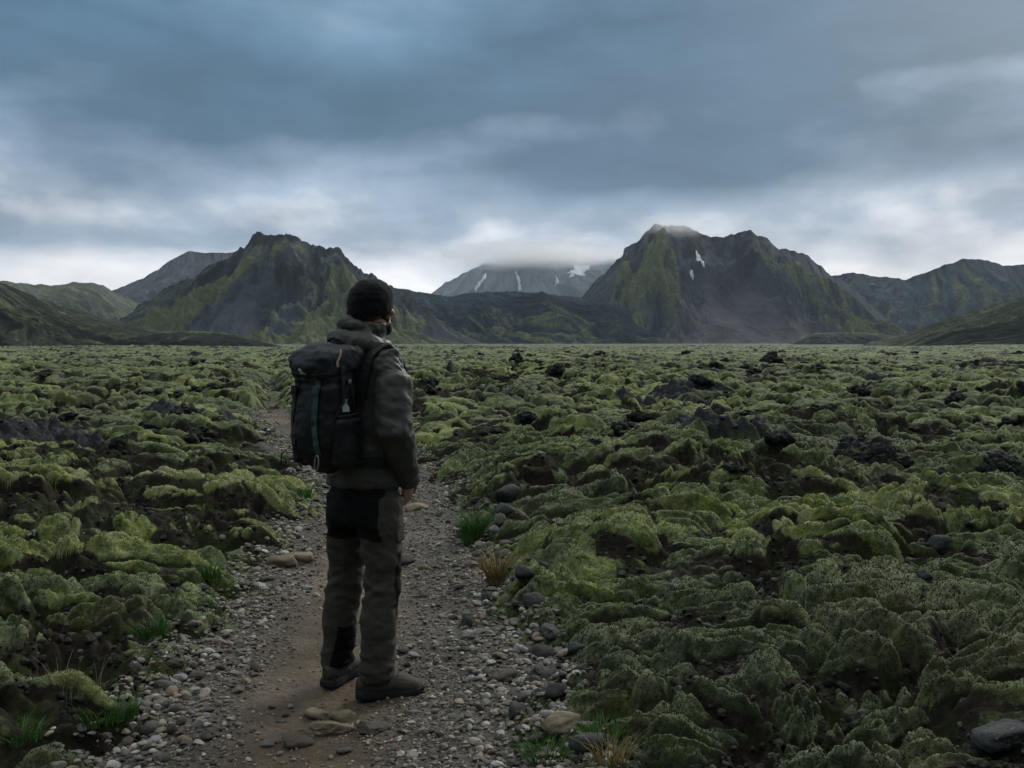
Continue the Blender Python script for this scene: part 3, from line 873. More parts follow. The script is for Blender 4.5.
# ------------------------------------------------------------------ modelling helpers for the hiker
class Build:
    """Collects closed tubes and ellipsoids; fuse() welds them into one continuous surface."""

    def __init__(s): s.bm = bmesh.new()

    def loft(s, rings, seg=20, cap=True):
        """rings: list of (centre, half axis u, half axis v) as Vectors, closed tube through them."""
        bm = s.bm; prev = None; first = None
        for c, u, v in rings:
            ring = [bm.verts.new(Vector(c) + Vector(u) * math.cos(2 * math.pi * k / seg) + Vector(v) * math.sin(2 * math.pi * k / seg)) for k in range(seg)]
            if prev:
                for k in range(seg):
                    bm.faces.new((prev[k], prev[(k + 1) % seg], ring[(k + 1) % seg], ring[k]))
            else: first = ring
            prev = ring
        if cap:
            bm.faces.new(first[::-1]); bm.faces.new(prev)

    def tube(s, pts, rad, seg=14, flat=1.0, flatdir=None, round_ends=True):
        """tube along points with a radius (or (ru, rv)) per point."""
        pts = [Vector(p) for p in pts]; n = len(pts); rings = []
        for i, p in enumerate(pts):
            d = (pts[min(i + 1, n - 1)] - pts[max(i - 1, 0)]).normalized()
            ref = Vector(flatdir) if flatdir is not None else (Vector((0, 0, 1)) if abs(d.z) < .8 else Vector((0, 1, 0)))
            v = (ref - d * ref.dot(d)).normalized(); u = d.cross(v)
            r = rad[i] if isinstance(rad, list) else rad
            ru, rv = r if isinstance(r, tuple) else (r, r * flat)
            if i == 0 and round_ends:
                m = min(ru, rv); rings += [(p - d * m * .8, u * ru * .45, v * rv * .45), (p - d * m * .45, u * ru * .8, v * rv * .8)]
            rings.append((p, u * ru, v * rv))
            if i == n - 1 and round_ends:
                m = min(ru, rv); rings += [(p + d * m * .45, u * ru * .8, v * rv * .8), (p + d * m * .8, u * ru * .45, v * rv * .45)]
        s.loft(rings, seg)

    def ball(s, c, r, rot=None, sub=3):
        M = Matrix.Translation(c) @ ((rot or Euler((0, 0, 0))).to_matrix().to_4x4()) @ Matrix.Diagonal((*r, 1))
        bmesh.ops.create_icosphere(s.bm, subdivisions=sub, radius=1.0, matrix=M)

    def stack(s, levels, seg=28, sup=1.0):
        """horizontal cross sections: (z, cx, cy, rx, ry)."""
        rings = []
        for z, cx, cyy, rx, ry in levels:
            rings.append((Vector((cx, cyy, z)), Vector((rx, 0, 0)), Vector((0, ry, 0))))
        s.loft(rings, seg)

    def rbox(s, c, size, bev, rot=None, seg=3, taper=None):
        M = Matrix.Translation(c) @ ((rot or Euler((0, 0, 0))).to_matrix().to_4x4())
        r = bmesh.ops.create_cube(s.bm, size=1.0)
        vs = r['verts']
        for v in vs:
            k = 1.0
            if taper: k = taper if v.co.z > 0 else 1.0
            v.co = Vector((v.co.x * size[0] * k, v.co.y * size[1] * k, v.co.z * size[2]))
        ed = list({e for v in vs for e in v.link_edges})
        bv = bmesh.ops.bevel(s.bm, geom=ed, offset=bev, segments=seg, profile=.6, affect='EDGES')
        allv = {v for f in bv['faces'] for v in f.verts} | {v for v in vs if v.is_valid}
        for v in allv: v.co = M @ v.co

    def mesh(s, name, smooth=True):
        bmesh.ops.recalc_face_normals(s.bm, faces=s.bm.faces[:])
        me = bpy.data.meshes.new(name); s.bm.to_mesh(me); s.bm.free()
        me.polygons.foreach_set('use_smooth', np.full(len(me.polygons), smooth, dtype=bool)); me.update()
        return me

    def fuse(s, name, voxel=.007, iters=4, fac=.5):
        me = s.mesh(name + '_raw')
        o = bpy.data.objects.new(name + '_raw', me); COL.objects.link(o)
        m = o.modifiers.new('r', 'REMESH'); m.mode = 'VOXEL'; m.voxel_size = voxel; m.use_smooth_shade = True
        if iters:
            q = o.modifiers.new('s', 'SMOOTH'); q.factor = fac; q.iterations = iters
        dg = bpy.context.evaluated_depsgraph_get(); dg.update()
        out = bpy.data.meshes.new_from_object(o.evaluated_get(dg)); out.name = name
        bpy.data.objects.remove(o); bpy.data.meshes.remove(me)
        out.polygons.foreach_set('use_smooth', np.full(len(out.polygons), True, dtype=bool))
        return out


def co_of(me):
    a = np.empty(len(me.vertices) * 3, np.float32); me.vertices.foreach_get('co', a); return a.reshape(-1, 3)


def no_of(me):
    a = np.empty(len(me.vertices) * 3, np.float32); me.vertex_normals.foreach_get('vector', a); return a.reshape(-1, 3)


def push(me, d):
    c = co_of(me) + no_of(me) * d[:, None]
    me.vertices.foreach_set('co', np.ascontiguousarray(c, np.float32).ravel()); me.update()


def put_attr(me, name, a):
    at_ = me.attributes.new(name, 'FLOAT', 'POINT'); at_.data.foreach_set('value', np.ascontiguousarray(a, np.float32))


def fold(p, seed, sx, sy, sz, k=2):
    out = 0
    for i in range(k):
        out = out + (1 - 2.2 * np.abs(perlin3(p * np.array([sx, sy, sz]) * (1.9 ** i), seed + i))) * .55 ** i
    return out


def cloth(name, a, b, weave=900, rough=.85, gloss=.25, panel=None):
    n = NT(name); co = n.coord()
    v = n.noise(co, 9, 4, .6); f = n.noise(co, 140, 2, .6)
    col = n.mix(v, a, b)
    if panel is not None: col = n.mix(n.rng(n.attr('panel'), .40, .60), col, panel)
    col = n.mix(1.0, col, n.rng(f, .2, .8, .9, 1.1), 'MULTIPLY')
    wv = n.noise(co, weave, 1, .5); wr = n.noise(n.mapping(co, (1, 1, 1.4)), 26, 4, .6)
    nb = n.bump(n.math('ADD', n.math('MULTIPLY', wv, .10), wr), .22, .005)
    return n.done(col, rough, nb, gloss)


def plain(name, col, rough=.5, gloss=.4, metal=0.0):
    n = NT(name); co = n.coord()
    c = n.mix(n.noise(co, 60, 3, .6), [x * .75 for x in col], [x * 1.2 for x in col])
    return n.done(c, rough, n.bump(n.noise(co, 300, 2, .5), .15, .002), gloss, **{'Metallic': metal})


M_JACKET = cloth('dark_olive_shell', (.041, .041, .035), (.054, .053, .045), gloss=.4, rough=.55)
M_TROUSER = cloth('dark_olive_canvas', (.047, .043, .035), (.070, .064, .052), panel=(.0035, .0035, .004), rough=.85)
M_BLACK = cloth('black_nylon', (.005, .0055, .006), (.009, .0095, .011), weave=1400, rough=.6, gloss=.35)
M_LID = cloth('charcoal_nylon', (.010, .012, .015), (.019, .022, .027), weave=1400, rough=.55, gloss=.4)
M_WEB = plain('black_webbing', (.012, .013, .014), .7)
M_TEAL = plain('dark_teal_webbing', (.030, .075, .070), .6)
M_WHITE = plain('white_print', (.62, .65, .66), .6)
M_PALE = plain('pale_green_label', (.24, .36, .33), .5)
M_PULL = plain('pale_pink_cord', (.42, .30, .27), .7)
M_METAL = plain('dull_metal', (.30, .31, .32), .4, .5, .8)
M_SOLE = plain('black_rubber', (.022, .021, .020), .8)
M_BOOT = plain('dark_grey_suede', (.060, .054, .045), .85)
M_BOOTTOE = plain('brown_suede', (.075, .062, .048), .85)


def knit_mat():
    n = NT('black_knit'); co = n.coord()
    w = n.new('ShaderNodeTexWave'); w.wave_type = 'BANDS'; w.bands_direction = 'Z'
    n._set(w.inputs['Vector'], n.mapping(co, (1, 1, 1))); w.inputs['Scale'].default_value = 70; w.inputs['Distortion'].default_value = 1.2
    f = n.noise(co, 220, 3, .6)
    col = n.mix(f, (.003, .0032, .004), (.008, .0085, .010))
    return n.done(col, .95, n.bump(n.math('ADD', w.outputs['Fac'], f), .5, .003), .1, **{'Sheen Weight': .15})


M_KNIT = knit_mat()


def skin_mat():
    n = NT('skin'); co = n.coord()
    col = n.mix(n.noise(co, 40, 4, .6), (.30, .17, .12), (.42, .26, .19))
    col = n.mix(n.attr('lips'), col, (.30, .10, .09))
    col = n.mix(n.attr('eyes'), col, (.55, .55, .53))
    col = n.mix(n.attr('iris'), col, (.02, .03, .04))
    return n.done(col, .55, n.bump(n.noise(co, 400, 2, .6), .2, .001), .35)


M_SKIN = skin_mat()
hn = NT('brown_hair'); M_HAIR = hn.done(hn.mix(hn.noise(hn.mapping(hn.coord(), (1, 1, .3)), 300, 3, .6), (.012, .009, .007), (.045, .032, .022)), .7,
                                       hn.bump(hn.noise(hn.mapping(hn.coord(), (1, 1, .25)), 420, 2, .6), .8, .003), .25)

# ------------------------------------------------------------------ the hiker; local axes: x right, y ahead, z up
YAW = 38.0
HX, HY = -0.655, 4.20
HZ = top_z(HX, HY) + .004
hiker = bpy.data.objects.new('person', None); COL.objects.link(hiker)
hiker.location = (HX, HY, HZ); hiker.rotation_euler = (0, 0, -R(YAW)); hiker.empty_display_size = .3
tag(hiker, 'man in dark olive jacket and black beanie standing on the path looking at the mountains', 'person')

HEADROT = Euler((R(-3), 0, R(-10)))
HC = Vector((0.020, .035, 1.718))


def hd(x, y, z):
    return HC + HEADROT.to_matrix() @ Vector((x, y, z))


# joints
SH = {1: Vector((.185, -.015, 1.455)), -1: Vector((-.185, -.005, 1.455))}
EL_ = {1: Vector((.262, -.075, 1.19)), -1: Vector((-.262, -.065, 1.19))}
WR = {1: Vector((.177, .096, .960)), -1: Vector((-.192, .055, .955))}
HIP = {1: Vector((.092, 0, .90)), -1: Vector((-.092, 0, .90))}
KN = {1: Vector((.097, .012, .50)), -1: Vector((-.145, .015, .50))}
AN = {1: Vector((.094, -.02, .10)), -1: Vector((-.186, .0, .10))}
FOOT = {1: R(-42), -1: R(14)}          # toes out


def make_body():
    b = Build()
    b.stack([(.82, 0, 0, .11, .08), (.92, 0, 0, .13, .09), (1.05, 0, 0, .135, .09), (1.2, 0, 0, .145, .1), (1.35, 0, 0, .16, .105), (1.43, 0, 0, .15, .09), (1.47, 0, -.005, .10, .07), (1.5, 0, 0, .06, .06)])
    b.tube([(0, -.005, 1.45), (.003, .01, 1.54), (.008, .02, 1.62)], [.062, .056, .058])
    # head: skull, jaw, chin, brow, nose, lips, ears
    b.ball(hd(0, -.012, .022), (.071, .090, .078), HEADROT)
    b.ball(hd(0, .028, -.045), (.056, .064, .07), HEADROT)
    b.ball(hd(0, .068, -.092), (.026, .022, .022), HEADROT)
    b.ball(hd(0, .070, .028), (.052, .018, .014), HEADROT)
    b.tube([hd(0, .082, .022), hd(0, .098, -.006), hd(0, .108, -.022)], [.009, .011, .014])
    for sx in (-1, 1):
        b.ball(hd(.011 * sx, .098, -.027), (.009, .010, .008), HEADROT)
        b.ball(hd(.044 * sx, .062, -.02), (.022, .022, .018), HEADROT)
        b.ball(hd(.031 * sx, .074, .010), (.0135, .0135, .0125), HEADROT)
        b.ball(hd(.069 * sx, -.008, -.016), (.009, .019, .028), HEADROT)
        b.ball(hd(.05 * sx, .02, -.07), (.02, .05, .02), HEADROT)
    b.ball(hd(0, .088, -.053), (.024, .012, .007), HEADROT)
    b.ball(hd(0, .087, -.065), (.021, .011, .007), HEADROT)
    # arms and hands
    for s in (1, -1):
        b.tube([SH[s] * .8 + Vector((0, 0, .28)), SH[s], SH[s].lerp(EL_[s], .5), EL_[s], EL_[s].lerp(WR[s], .35), WR[s]], [.035, .036, .038, .036, .038, .027])
        w = WR[s]
        fwd = Vector((-.40 * s, .32, -.86)).normalized()       # hand points down and ahead into the pocket
        side = Vector((.0, .85, .5)); side = (side - fwd * side.dot(fwd)).normalized()   # towards the thumb
        pal = side.cross(fwd) * s
        pc = w + fwd * .055
        b.tube([w, w + fwd * .03, w + fwd * .07, w + fwd * .092], [(.027, .020), (.036, .018), (.042, .016), (.040, .013)], flatdir=side.cross(fwd))
        for k, (ln, off) in enumerate(((.070, .030), (.078, .010), (.073, -.010), (.058, -.029))):
            r0 = w + fwd * .088 + side * off
            inn = Vector((-s, 0, 0))
            p1 = r0 + fwd * ln * .45 + inn * .006; p2 = p1 + (fwd + inn * .35).normalized() * ln * .32; p3 = p2 + (fwd + inn * .7).normalized() * ln * .25
            b.tube([r0, p1, p2, p3], [.0092, .0088, .008, .007], seg=8)
        t0 = w + fwd * .028 + side * .026
        b.tube([t0, t0 + (side * .7 + fwd * .7) * .034, t0 + (side * .55 + fwd * .9) * .062, t0 + (side * .3 + fwd) * .085], [.013, .0115, .010, .008], seg=8)
    # legs and feet
    for s in (1, -1):
        b.tube([HIP[s] + Vector((-.015 * s, 0, -.03)), HIP[s] * 1 + Vector((0, 0, -.1)), HIP[s].lerp(KN[s], .6), KN[s], KN[s].lerp(AN[s], .3), AN[s].lerp(KN[s], .15), AN[s]], [.062, .070, .060, .050, .050, .036, .034])
        f = Vector((-math.sin(FOOT[s]), math.cos(FOOT[s]), 0))
        b.tube([AN[s] - f * .02 + Vector((0, 0, -.03)), AN[s] + f * .06 + Vector((0, 0, -.05)), AN[s] + f * .15 + Vector((0, 0, -.065))], [.034, .034, .026])
    me = b.fuse('body', .0045, 3)
    p = co_of(me); inv = HEADROT.to_matrix().transposed()
    q = (p - np.array(HC)) @ np.array(inv).T
    d = lambda c, r: np.linalg.norm((q - np.array(c)) / np.array(r), axis=1)
    put_attr(me, 'lips', (d((0, .096, -.059), (.022, .014, .009)) < 1).astype(np.float32))
    ey = np.zeros(len(p)); ir = ey.copy()
    for sx in (-1, 1):
        ey = np.maximum(ey, d((.031 * sx, .086, .009), (.010, .012, .0045)) < 1)
        ir = np.maximum(ir, d((.031 * sx, .087, .009), (.0045, .012, .0045)) < 1)
    put_attr(me, 'eyes', ey); put_attr(me, 'iris', ir)
    return me


link('body', make_body(), M_SKIN, hiker)

# short beard and the hair at the nape
b = Build()
for sx in (-1, 1):
    b.tube([hd(.066 * sx, .018, -.022), hd(.058 * sx, .036, -.062), hd(.038 * sx, .064, -.092), hd(0, .080, -.103)], [(.010, .016), (.012, .020), (.016, .022), (.020, .020)])
    b.tube([hd(.030 * sx, .082, -.066), hd(.020 * sx, .095, -.047), hd(0, .101, -.043)], [.006, .006, .0055])
me = b.fuse('beard', .004, 2); push(me, .002 * perlin3(co_of(me) * 120, 3)); link('beard', me, M_HAIR, hiker)
b = Build()
b.tube([hd(-.066, -.03, -.03), hd(-.05, -.078, -.045), hd(0, -.095, -.05), hd(.05, -.078, -.045), hd(.068, -.03, -.03)], [(.010, .02)] * 5)
me = b.fuse('hair', .004, 2); push(me, .002 * perlin3(co_of(me) * 120, 4)); link('hair', me, M_HAIR, hiker)

# beanie
b = Build()
lv = [(-.050, .078, .097), (-.042, .0815, .1015), (-.030, .0845, .104), (-.005, .0865, .106), (.025, .087, .106), (.05, .082, .100), (.072, .072, .089), (.091, .057, .071), (.105, .038, .048), (.113, .016, .022)]
rings = []
for z, rx, ry in lv:
    tilt = -.20          # lower at the nape, higher over the brow
    rings.append((hd(0, -.012, z + .008), HEADROT.to_matrix() @ Vector((rx, 0, 0)), HEADROT.to_matrix() @ Vector((0, ry, -ry * tilt * (1 if z < .03 else .5)))))
b.loft(rings, 40)
me = b.fuse('beanie', .004, 5); p = co_of(me)
push(me, .0025 * fold(p, 21, 9, 9, 14) + .0012 * perlin3(p * 60, 8))
link('beanie', me, M_KNIT, hiker)

# jacket with sleeves, raised collar and the hood lying on the back
b = Build()
b.stack([(.932, 0, .0, .176, .136), (.955, 0, .0, .182, .140), (1.02, 0, .0, .180, .137), (1.12, 0, 0, .178, .132), (1.24, 0, 0, .186, .135), (1.36, 0, -.005, .198, .138), (1.43, 0, -.01, .190, .128), (1.475, 0, -.012, .158, .108), (1.505, 0, -.012, .115, .09)])
for s in (1, -1):
    b.tube([Vector((.10 * s, -.012, 1.455)), SH[s] + Vector((-.02 * s, 0, .002)), SH[s].lerp(EL_[s], .25) + Vector((.006 * s, 0, 0)), SH[s].lerp(EL_[s], .65), EL_[s], EL_[s].lerp(WR[s], .4), EL_[s].lerp(WR[s], .8), WR[s] + (WR[s] - EL_[s]).normalized() * .012],
           [.078, (.080, .084), (.079, .083), (.074, .078), (.070, .074), (.066, .068), (.054, .056), (.047, .049)], round_ends=False)
b.stack([(1.46, 0, -.012, .112, .098), (1.52, .003, -.005, .092, .088), (1.57, .006, .004, .085, .085), (1.615, .010, .012, .084, .086), (1.64, .012, .016, .083, .086)])
# hood: a thick soft roll behind the neck that comes forward on both sides
b.tube([(-.085, .085, 1.515), (-.112, .03, 1.535), (-.105, -.045, 1.550), (-.055, -.098, 1.562), (.0, -.112, 1.565), (.055, -.098, 1.558), (.105, -.045, 1.545), (.112, .03, 1.53), (.085, .085, 1.51)],
       [(.022, .026), (.032, .036), (.042, .042), (.048, .046), (.05, .048), (.048, .044), (.042, .04), (.032, .034), (.022, .026)])
b.ball((0, -.125, 1.50), (.115, .05, .062))
b.tube([(-.07, -.05, 1.60), (-.04, -.085, 1.635), (0, -.095, 1.645), (.04, -.085, 1.63), (.07, -.05, 1.60)], [.022, .026, .028, .026, .022])
me = b.fuse('jacket', .0065, 5); p = co_of(me); nn = no_of(me)
z = p[:, 2]; arm = sstep(.17, .21, np.abs(p[:, 0])) * (z < 1.44)
elb = np.exp(-((z - 1.19) / .12) ** 2)
hoodw = sstep(1.46, 1.52, z)
d = (1 - arm) * (1 - hoodw) * (.0045 * fold(p, 31, 5, 5, 9) + .003 * fold(p, 33, 14, 14, 20))
d = d + (1 - hoodw) * .0030 * np.clip(fold(p + np.stack([z * .6, z * .4, z * 0], 1), 131, 11, 11, 7, 1), -1, .6) + arm * (.0035 + .003 * elb) * fold(p + np.stack([z * .5, z * .3, z * 0], 1), 35, 8, 8, 9) + arm * .002 * fold(p, 36, 18, 18, 16)
d = d + hoodw * (.006 * fold(p, 37, 10, 10, 13) + .003 * fold(p, 38, 26, 26, 30))
d = d + .004 * np.exp(-((z - .942) / .012) ** 2)
push(me, d)
jacket = link('jacket', me, M_JACKET, hiker)
# arm cuffs and the light mark on the shoulder blade
for s in (1, -1):
    b = Build(); dr = (WR[s] - EL_[s]).normalized()
    b.tube([WR[s] - dr * .035, WR[s] - dr * .01, WR[s] + dr * .016], [(.0525, .0545), (.052, .054), (.049, .051)], round_ends=False, seg=24)
    link('cuff', b.mesh('cuff'), M_JACKET, jacket)


def surface_patch(name, host, centre, normal, up, shape, mat, parent, off=.0015, thick=.0015):
    """a small flat print laid on a garment; shape = outline in metres (right, up)."""
    nrm = Vector(normal).normalized(); upv = Vector(up); upv = (upv - nrm * upv.dot(nrm)).normalized(); rt = upv.cross(nrm)
    bm = bmesh.new()
    for out in shape:
        fr = [bm.verts.new(Vector(centre) + rt * x + upv * y_ + nrm * (off + thick)) for x, y_ in out]
        bk = [bm.verts.new(Vector(centre) + rt * x + upv * y_ + nrm * (off - .004)) for x, y_ in out]
        bm.faces.new(fr); bm.faces.new(bk[::-1])
        for k in range(len(fr)): bm.faces.new((fr[k], bk[k], bk[(k + 1) % len(fr)], fr[(k + 1) % len(fr)]))
    bmesh.ops.recalc_face_normals(bm, faces=bm.faces[:])
    me = bpy.data.meshes.new(name); bm.to_mesh(me); bm.free()
    return link(name, me, mat, parent)


def ray_local(me, o, d):
    """nearest surface point along a ray in the mesh's own space."""
    from mathutils.bvhtree import BVHTree
    vs_ = [v.co for v in me.vertices]; ps = [tuple(q.vertices) for q in me.polygons]
    h = BVHTree.FromPolygons(vs_, ps).ray_cast(Vector(o), Vector(d).normalized())
    return h[0], h[1]


h0, h1 = ray_local(jacket.data, (.135, -1, 1.475), (0, 1, 0))
if h0: surface_patch('shoulder_mark', jacket, h0, h1, (0, 0, 1), [[(-.008, -.007), (.009, -.004), (.007, .008), (-.007, .006)]], plain('faded_grey_print', (.16, .165, .16)), jacket)

def ribbon(name, pts, nrms, w, t, mat, parent):
    """flat webbing through points, lying on the given normals."""
    bm = bmesh.new(); prev = None; n = len(pts)
    for i in range(n):
        d = (pts[min(i + 1, n - 1)] - pts[max(i - 1, 0)]).normalized(); nr = (nrms[i] - d * nrms[i].dot(d)).normalized(); sd_ = d.cross(nr)
        ring = [bm.verts.new(pts[i] + sd_ * a_ * w / 2 + nr * b_ * t) for a_, b_ in ((-1, 0), (1, 0), (1, 1), (-1, 1))]
        if prev:
            for k in range(4): bm.faces.new((prev[k], prev[(k + 1) % 4], ring[(k + 1) % 4], ring[k]))
        else: bm.faces.new(ring[::-1])
        prev = ring
    bm.faces.new(prev); bmesh.ops.recalc_face_normals(bm, faces=bm.faces[:])
    me = bpy.data.meshes.new(name); bm.to_mesh(me); bm.free()
    return link(name, me, mat, parent)


# trousers
b = Build()
b.stack([(.955, 0, 0, .158, .115), (.90, 0, 0, .168, .125), (.84, 0, -.004, .176, .132), (.79, 0, -.006, .172, .128), (.765, 0, -.004, .15, .11)][::-1])
for s in (1, -1):
    b.tube([HIP[s] + Vector((0, 0, -.02)), HIP[s] + Vector((.004 * s, -.004, -.12)), HIP[s].lerp(KN[s], .5), KN[s] + Vector((0, .004, .06)), KN[s] + Vector((0, 0, -.03)), KN[s].lerp(AN[s], .4) + Vector((0, -.012, 0)), KN[s].lerp(AN[s], .75) + Vector((0, -.006, 0)), AN[s] + Vector((0, .0, .0)), AN[s] + Vector((0, .002, -.012))],
           [(.090, .108), (.090, .108), (.080, .092), (.070, .078), (.068, .075), (.068, .077), (.064, .070), (.063, .068), (.062, .069)], round_ends=False, seg=24, flatdir=(0, 1, 0))
me = b.fuse('trousers', .0065, 4); p = co_of(me); z = p[:, 2]
knee = np.exp(-((z - .47) / .12) ** 2); ank = np.exp(-((z - .13) / .10) ** 2)
sk = p + np.stack([z * .45, z * .35, z * 0], 1)
d = .004 * fold(p, 41, 6, 6, 7) + (.003 + .003 * knee + .004 * ank) * fold(sk, 43, 7, 7, 10) + .002 * fold(p, 45, 22, 22, 30)
legx = np.where(p[:, 0] > 0, .096, -.17)
tw = np.arctan2(p[:, 1], p[:, 0] - legx)
for z0_, ph, am, wz, sl in ((.16, .3, .010, .016, .030), (.205, 2.0, .009, .015, -.035), (.13, 3.6, .008, .014, .03), (.46, -1.4, .009, .018, .05), (.52, -1.9, .008, .016, -.05), (.42, -2.4, .008, .016, .06), (.71, -1.2, .007, .02, .07), (.66, -2.0, .007, .02, -.06), (.35, .4, .006, .02, .06), (.60, .2, .006, .02, -.07)):
    dz = (z - z0_ - sl * np.sin(tw - ph)) / wz
    d = d + .55 * am * (np.exp(-dz ** 2) - .7 * np.exp(-(dz - 1.6) ** 2)) * (.35 + .65 * np.clip(np.cos(tw - ph), 0, 1)) * (z < .74)
d = d + .004 * np.exp(-((z - .100) / .012) ** 2)
push(me, d)
p = co_of(me); z = p[:, 2]
mn_ = np.minimum
ed = .002 * perlin3(p * 14, 5)
seat = mn_(mn_(z - .700 - .012 * np.sin(p[:, 0] * 20), .050 - p[:, 1]), mn_(.166 - p[:, 0], .155 - p[:, 0] - .35 * p[:, 1] - .10 * np.clip(.78 - z, 0, 1)))
kx = p[:, 0] - .097
side = mn_(mn_(mn_(z - .36, .64 - z - .4 * np.abs(p[:, 1] - .04)), p[:, 1] - .010 - .12 * np.abs(z - .5)), kx + .01)
cxl = -.186 + .10 * (z - .1)
lowin = mn_(mn_(.29 - z - .8 * np.abs(p[:, 0] - cxl - .055), -p[:, 0]), p[:, 0] - cxl - .030 - .16 * np.clip(z - .12, 0, 1))
put_attr(me, 'panel', np.clip(.5 + (np.maximum(np.maximum(seat, side), lowin) + ed) / .012, 0, 1))
trousers = link('trousers', me, M_TROUSER, hiker)
b = Build()
b.rbox((.172, .045, .735), (.012, .07, .085), .005, Euler((0, R(-4), R(18))))
link('pocket_flap', b.mesh('pocket_flap'), M_TROUSER, trousers)

# boots
for s in (1, -1):
    f = Vector((-math.sin(FOOT[s]), math.cos(FOOT[s]), 0)); rt = Vector((f.y, -f.x, 0)); up = Vector((0, 0, 1))
    base = Vector((AN[s].x, AN[s].y, 0)) - f * .005

    def L(x, y_, z_): return base + rt * x + f * y_ + up * z_
    b = Build()
    b.tube([L(0, -.055, .062), L(0, .0, .062), L(0, .07, .060), L(.002 * s, .13, .053), L(.002 * s, .175, .046)], [(.040, .044), (.045, .050), (.048, .046), (.050, .038), (.040, .027)], flatdir=(0, 0, 1))
    b.tube([L(0, -.012, .06), L(0, -.004, .12), L(0, .0, .175)], [(.045, .056), (.043, .052), (.046, .056)], flatdir=f, round_ends=False)
    b.ball(L(0, -.05, .055), (.036, .036, .04))
    me = b.fuse('boot', .005, 3); p = co_of(me); push(me, .0018 * fold(p, 51, 20, 20, 24))
    boot = link('boot', me, M_BOOT, hiker)
    # sole with heel and lugs
    b = Build(); bm = b.bm
    out = [(-.030, -.085), (-.040, -.06), (-.041, -.02), (-.036, .03), (-.044, .08), (-.050, .12), (-.044, .165), (-.022, .195), (.012, .198), (.040, .17), (.049, .125), (.045, .08), (.037, .03), (.041, -.02), (.040, -.06), (.030, -.085)]
    rows = []
    for zz_, k in ((.0, .97), (.010, 1.06), (.028, 1.07), (.040, 1.0)):
        rows.append([bm.verts.new(L(x * k, y_ * k + (.0), zz_ + .012 * max(0, (y_ - .12) / .08) * 1.0)) for x, y_ in out])
    for r0, r1 in zip(rows, rows[1:]):
        for k in range(len(out)): bm.faces.new((r0[k], r0[(k + 1) % len(out)], r1[(k + 1) % len(out)], r1[k]))
    bm.faces.new(rows[0][::-1]); bm.faces.new(rows[-1])
    link('sole', b.mesh('sole', False), M_SOLE, boot)
    b = Build(); b.tube([L(-.02, .155, .052), L(0, .172, .050), L(.02, .155, .052)], [(.020, .018), (.026, .022), (.020, .018)], flatdir=(0, 0, 1)); link('toe_cap', b.fuse('toe_cap', .005, 2), M_BOOTTOE, boot)
    b = Build()
    for k in range(5):
        y0_ = .018 + k * .024; z0_ = .136 - k * .011
        b.tube([L(-.024, y0_ + .004, z0_ - .008), L(0, y0_ + .01, z0_ + .002 - .003), L(.024, y0_ + .004, z0_ - .008)], .003, seg=6)
    link('laces', b.mesh('laces'), M_WEB, boot)
    b = Build(); b.rbox(L(.012 * s, -.088, .085), (.012, .004, .014), .001, Euler((0, 0, FOOT[s]))); link('heel_tab', b.mesh('heel_tab'), M_WHITE if s == 1 else M_WEB, boot)

# ------------------------------------------------------------------ the backpack on his back, a thing of its own
pack = bpy.data.objects.new('backpack', None); COL.objects.link(pack); pack.empty_display_size = .2
pack.location = hiker.location; pack.rotation_euler = hiker.rotation_euler
tag(pack, 'black hiking backpack with bulging lid worn on the back of the standing man', 'backpack')

b = Build()
b.rbox((-.005, -.232, 1.245), (.255, .175, .40), .07, Euler((R(-3), 0, 0)), 5)
b.ball((-.005, -.285, 1.22), (.115, .05, .17))
b.ball((-.005, -.235, 1.08), (.125, .09, .075))
b.rbox((-.005, -.20, 1.27), (.25, .09, .40), .04)
me = b.fuse('main_bag', .0065, 5); p = co_of(me); zz_ = p[:, 2]
tp = 1 - .30 * sstep(1.20, 1.02, zz_); tp = np.where(zz_ > 1.36, 1 - .10 * sstep(1.36, 1.44, zz_), tp)
p2 = p.copy(); p2[:, 0] = (p2[:, 0] + .005) * tp - .005; p2[:, 1] = -.13 + (p2[:, 1] + .13) * (1 - .22 * sstep(1.14, 1.02, zz_))
me.vertices.foreach_set('co', np.ascontiguousarray(p2, np.float32).ravel()); me.update(); p = co_of(me)
push(me, .005 * fold(p, 61, 6, 6, 10) + .003 * fold(p, 63, 15, 15, 22) - .008 * np.exp(-((zz_ - 1.385) / .015) ** 2))
bag = link('main_bag', me, M_BLACK, pack)

b = Build()
b.rbox((.0, -.228, 1.475), (.245, .205, .125), .055, Euler((R(8), 0, 0)), 5)
b.ball((-.005, -.245, 1.465), (.12, .105, .075))
b.ball((-.005, -.23, 1.51), (.105, .085, .045))
me = b.fuse('lid', .006, 5); p = co_of(me)
push(me, .0055 * fold(p, 65, 7, 7, 14) + .003 * fold(p, 66, 16, 16, 18))
lid = link('lid', me, M_LID, pack)
# straight zip across the lid and its pull
h0, h1 = ray_local(lid.data, (.05, -1, 1.455), (0, 1, 0))
pts = []
for k in range(15):
    q, _n = ray_local(lid.data, (-.115 + k * .0165, -1, 1.428 + .004 * math.sin(k * .5)), (0, 1, 0))
    if q: pts.append(q + _n * .002)
b = Build(); b.tube(pts, .0035, seg=6); link('zip', b.mesh('zip'), M_WEB, lid)
h0, h1 = ray_local(lid.data, (.085, -.30, 2), (0, 0, -1))
b = Build(); q0 = h0 + Vector((.02, 0, .0)); h2, h3 = ray_local(lid.data, (1, -.255, 1.475), (-1, 0, 0))
b.tube([h2 + Vector((.002, .01, .052)), h2 + Vector((.008, .003, .03)), h2 + Vector((.006, -.012, .004)), h2 + Vector((.008, -.014, -.016))], [.004, .0035, .004, .0055], seg=8)
link('zip_pull', b.mesh('zip_pull'), M_PULL, lid)
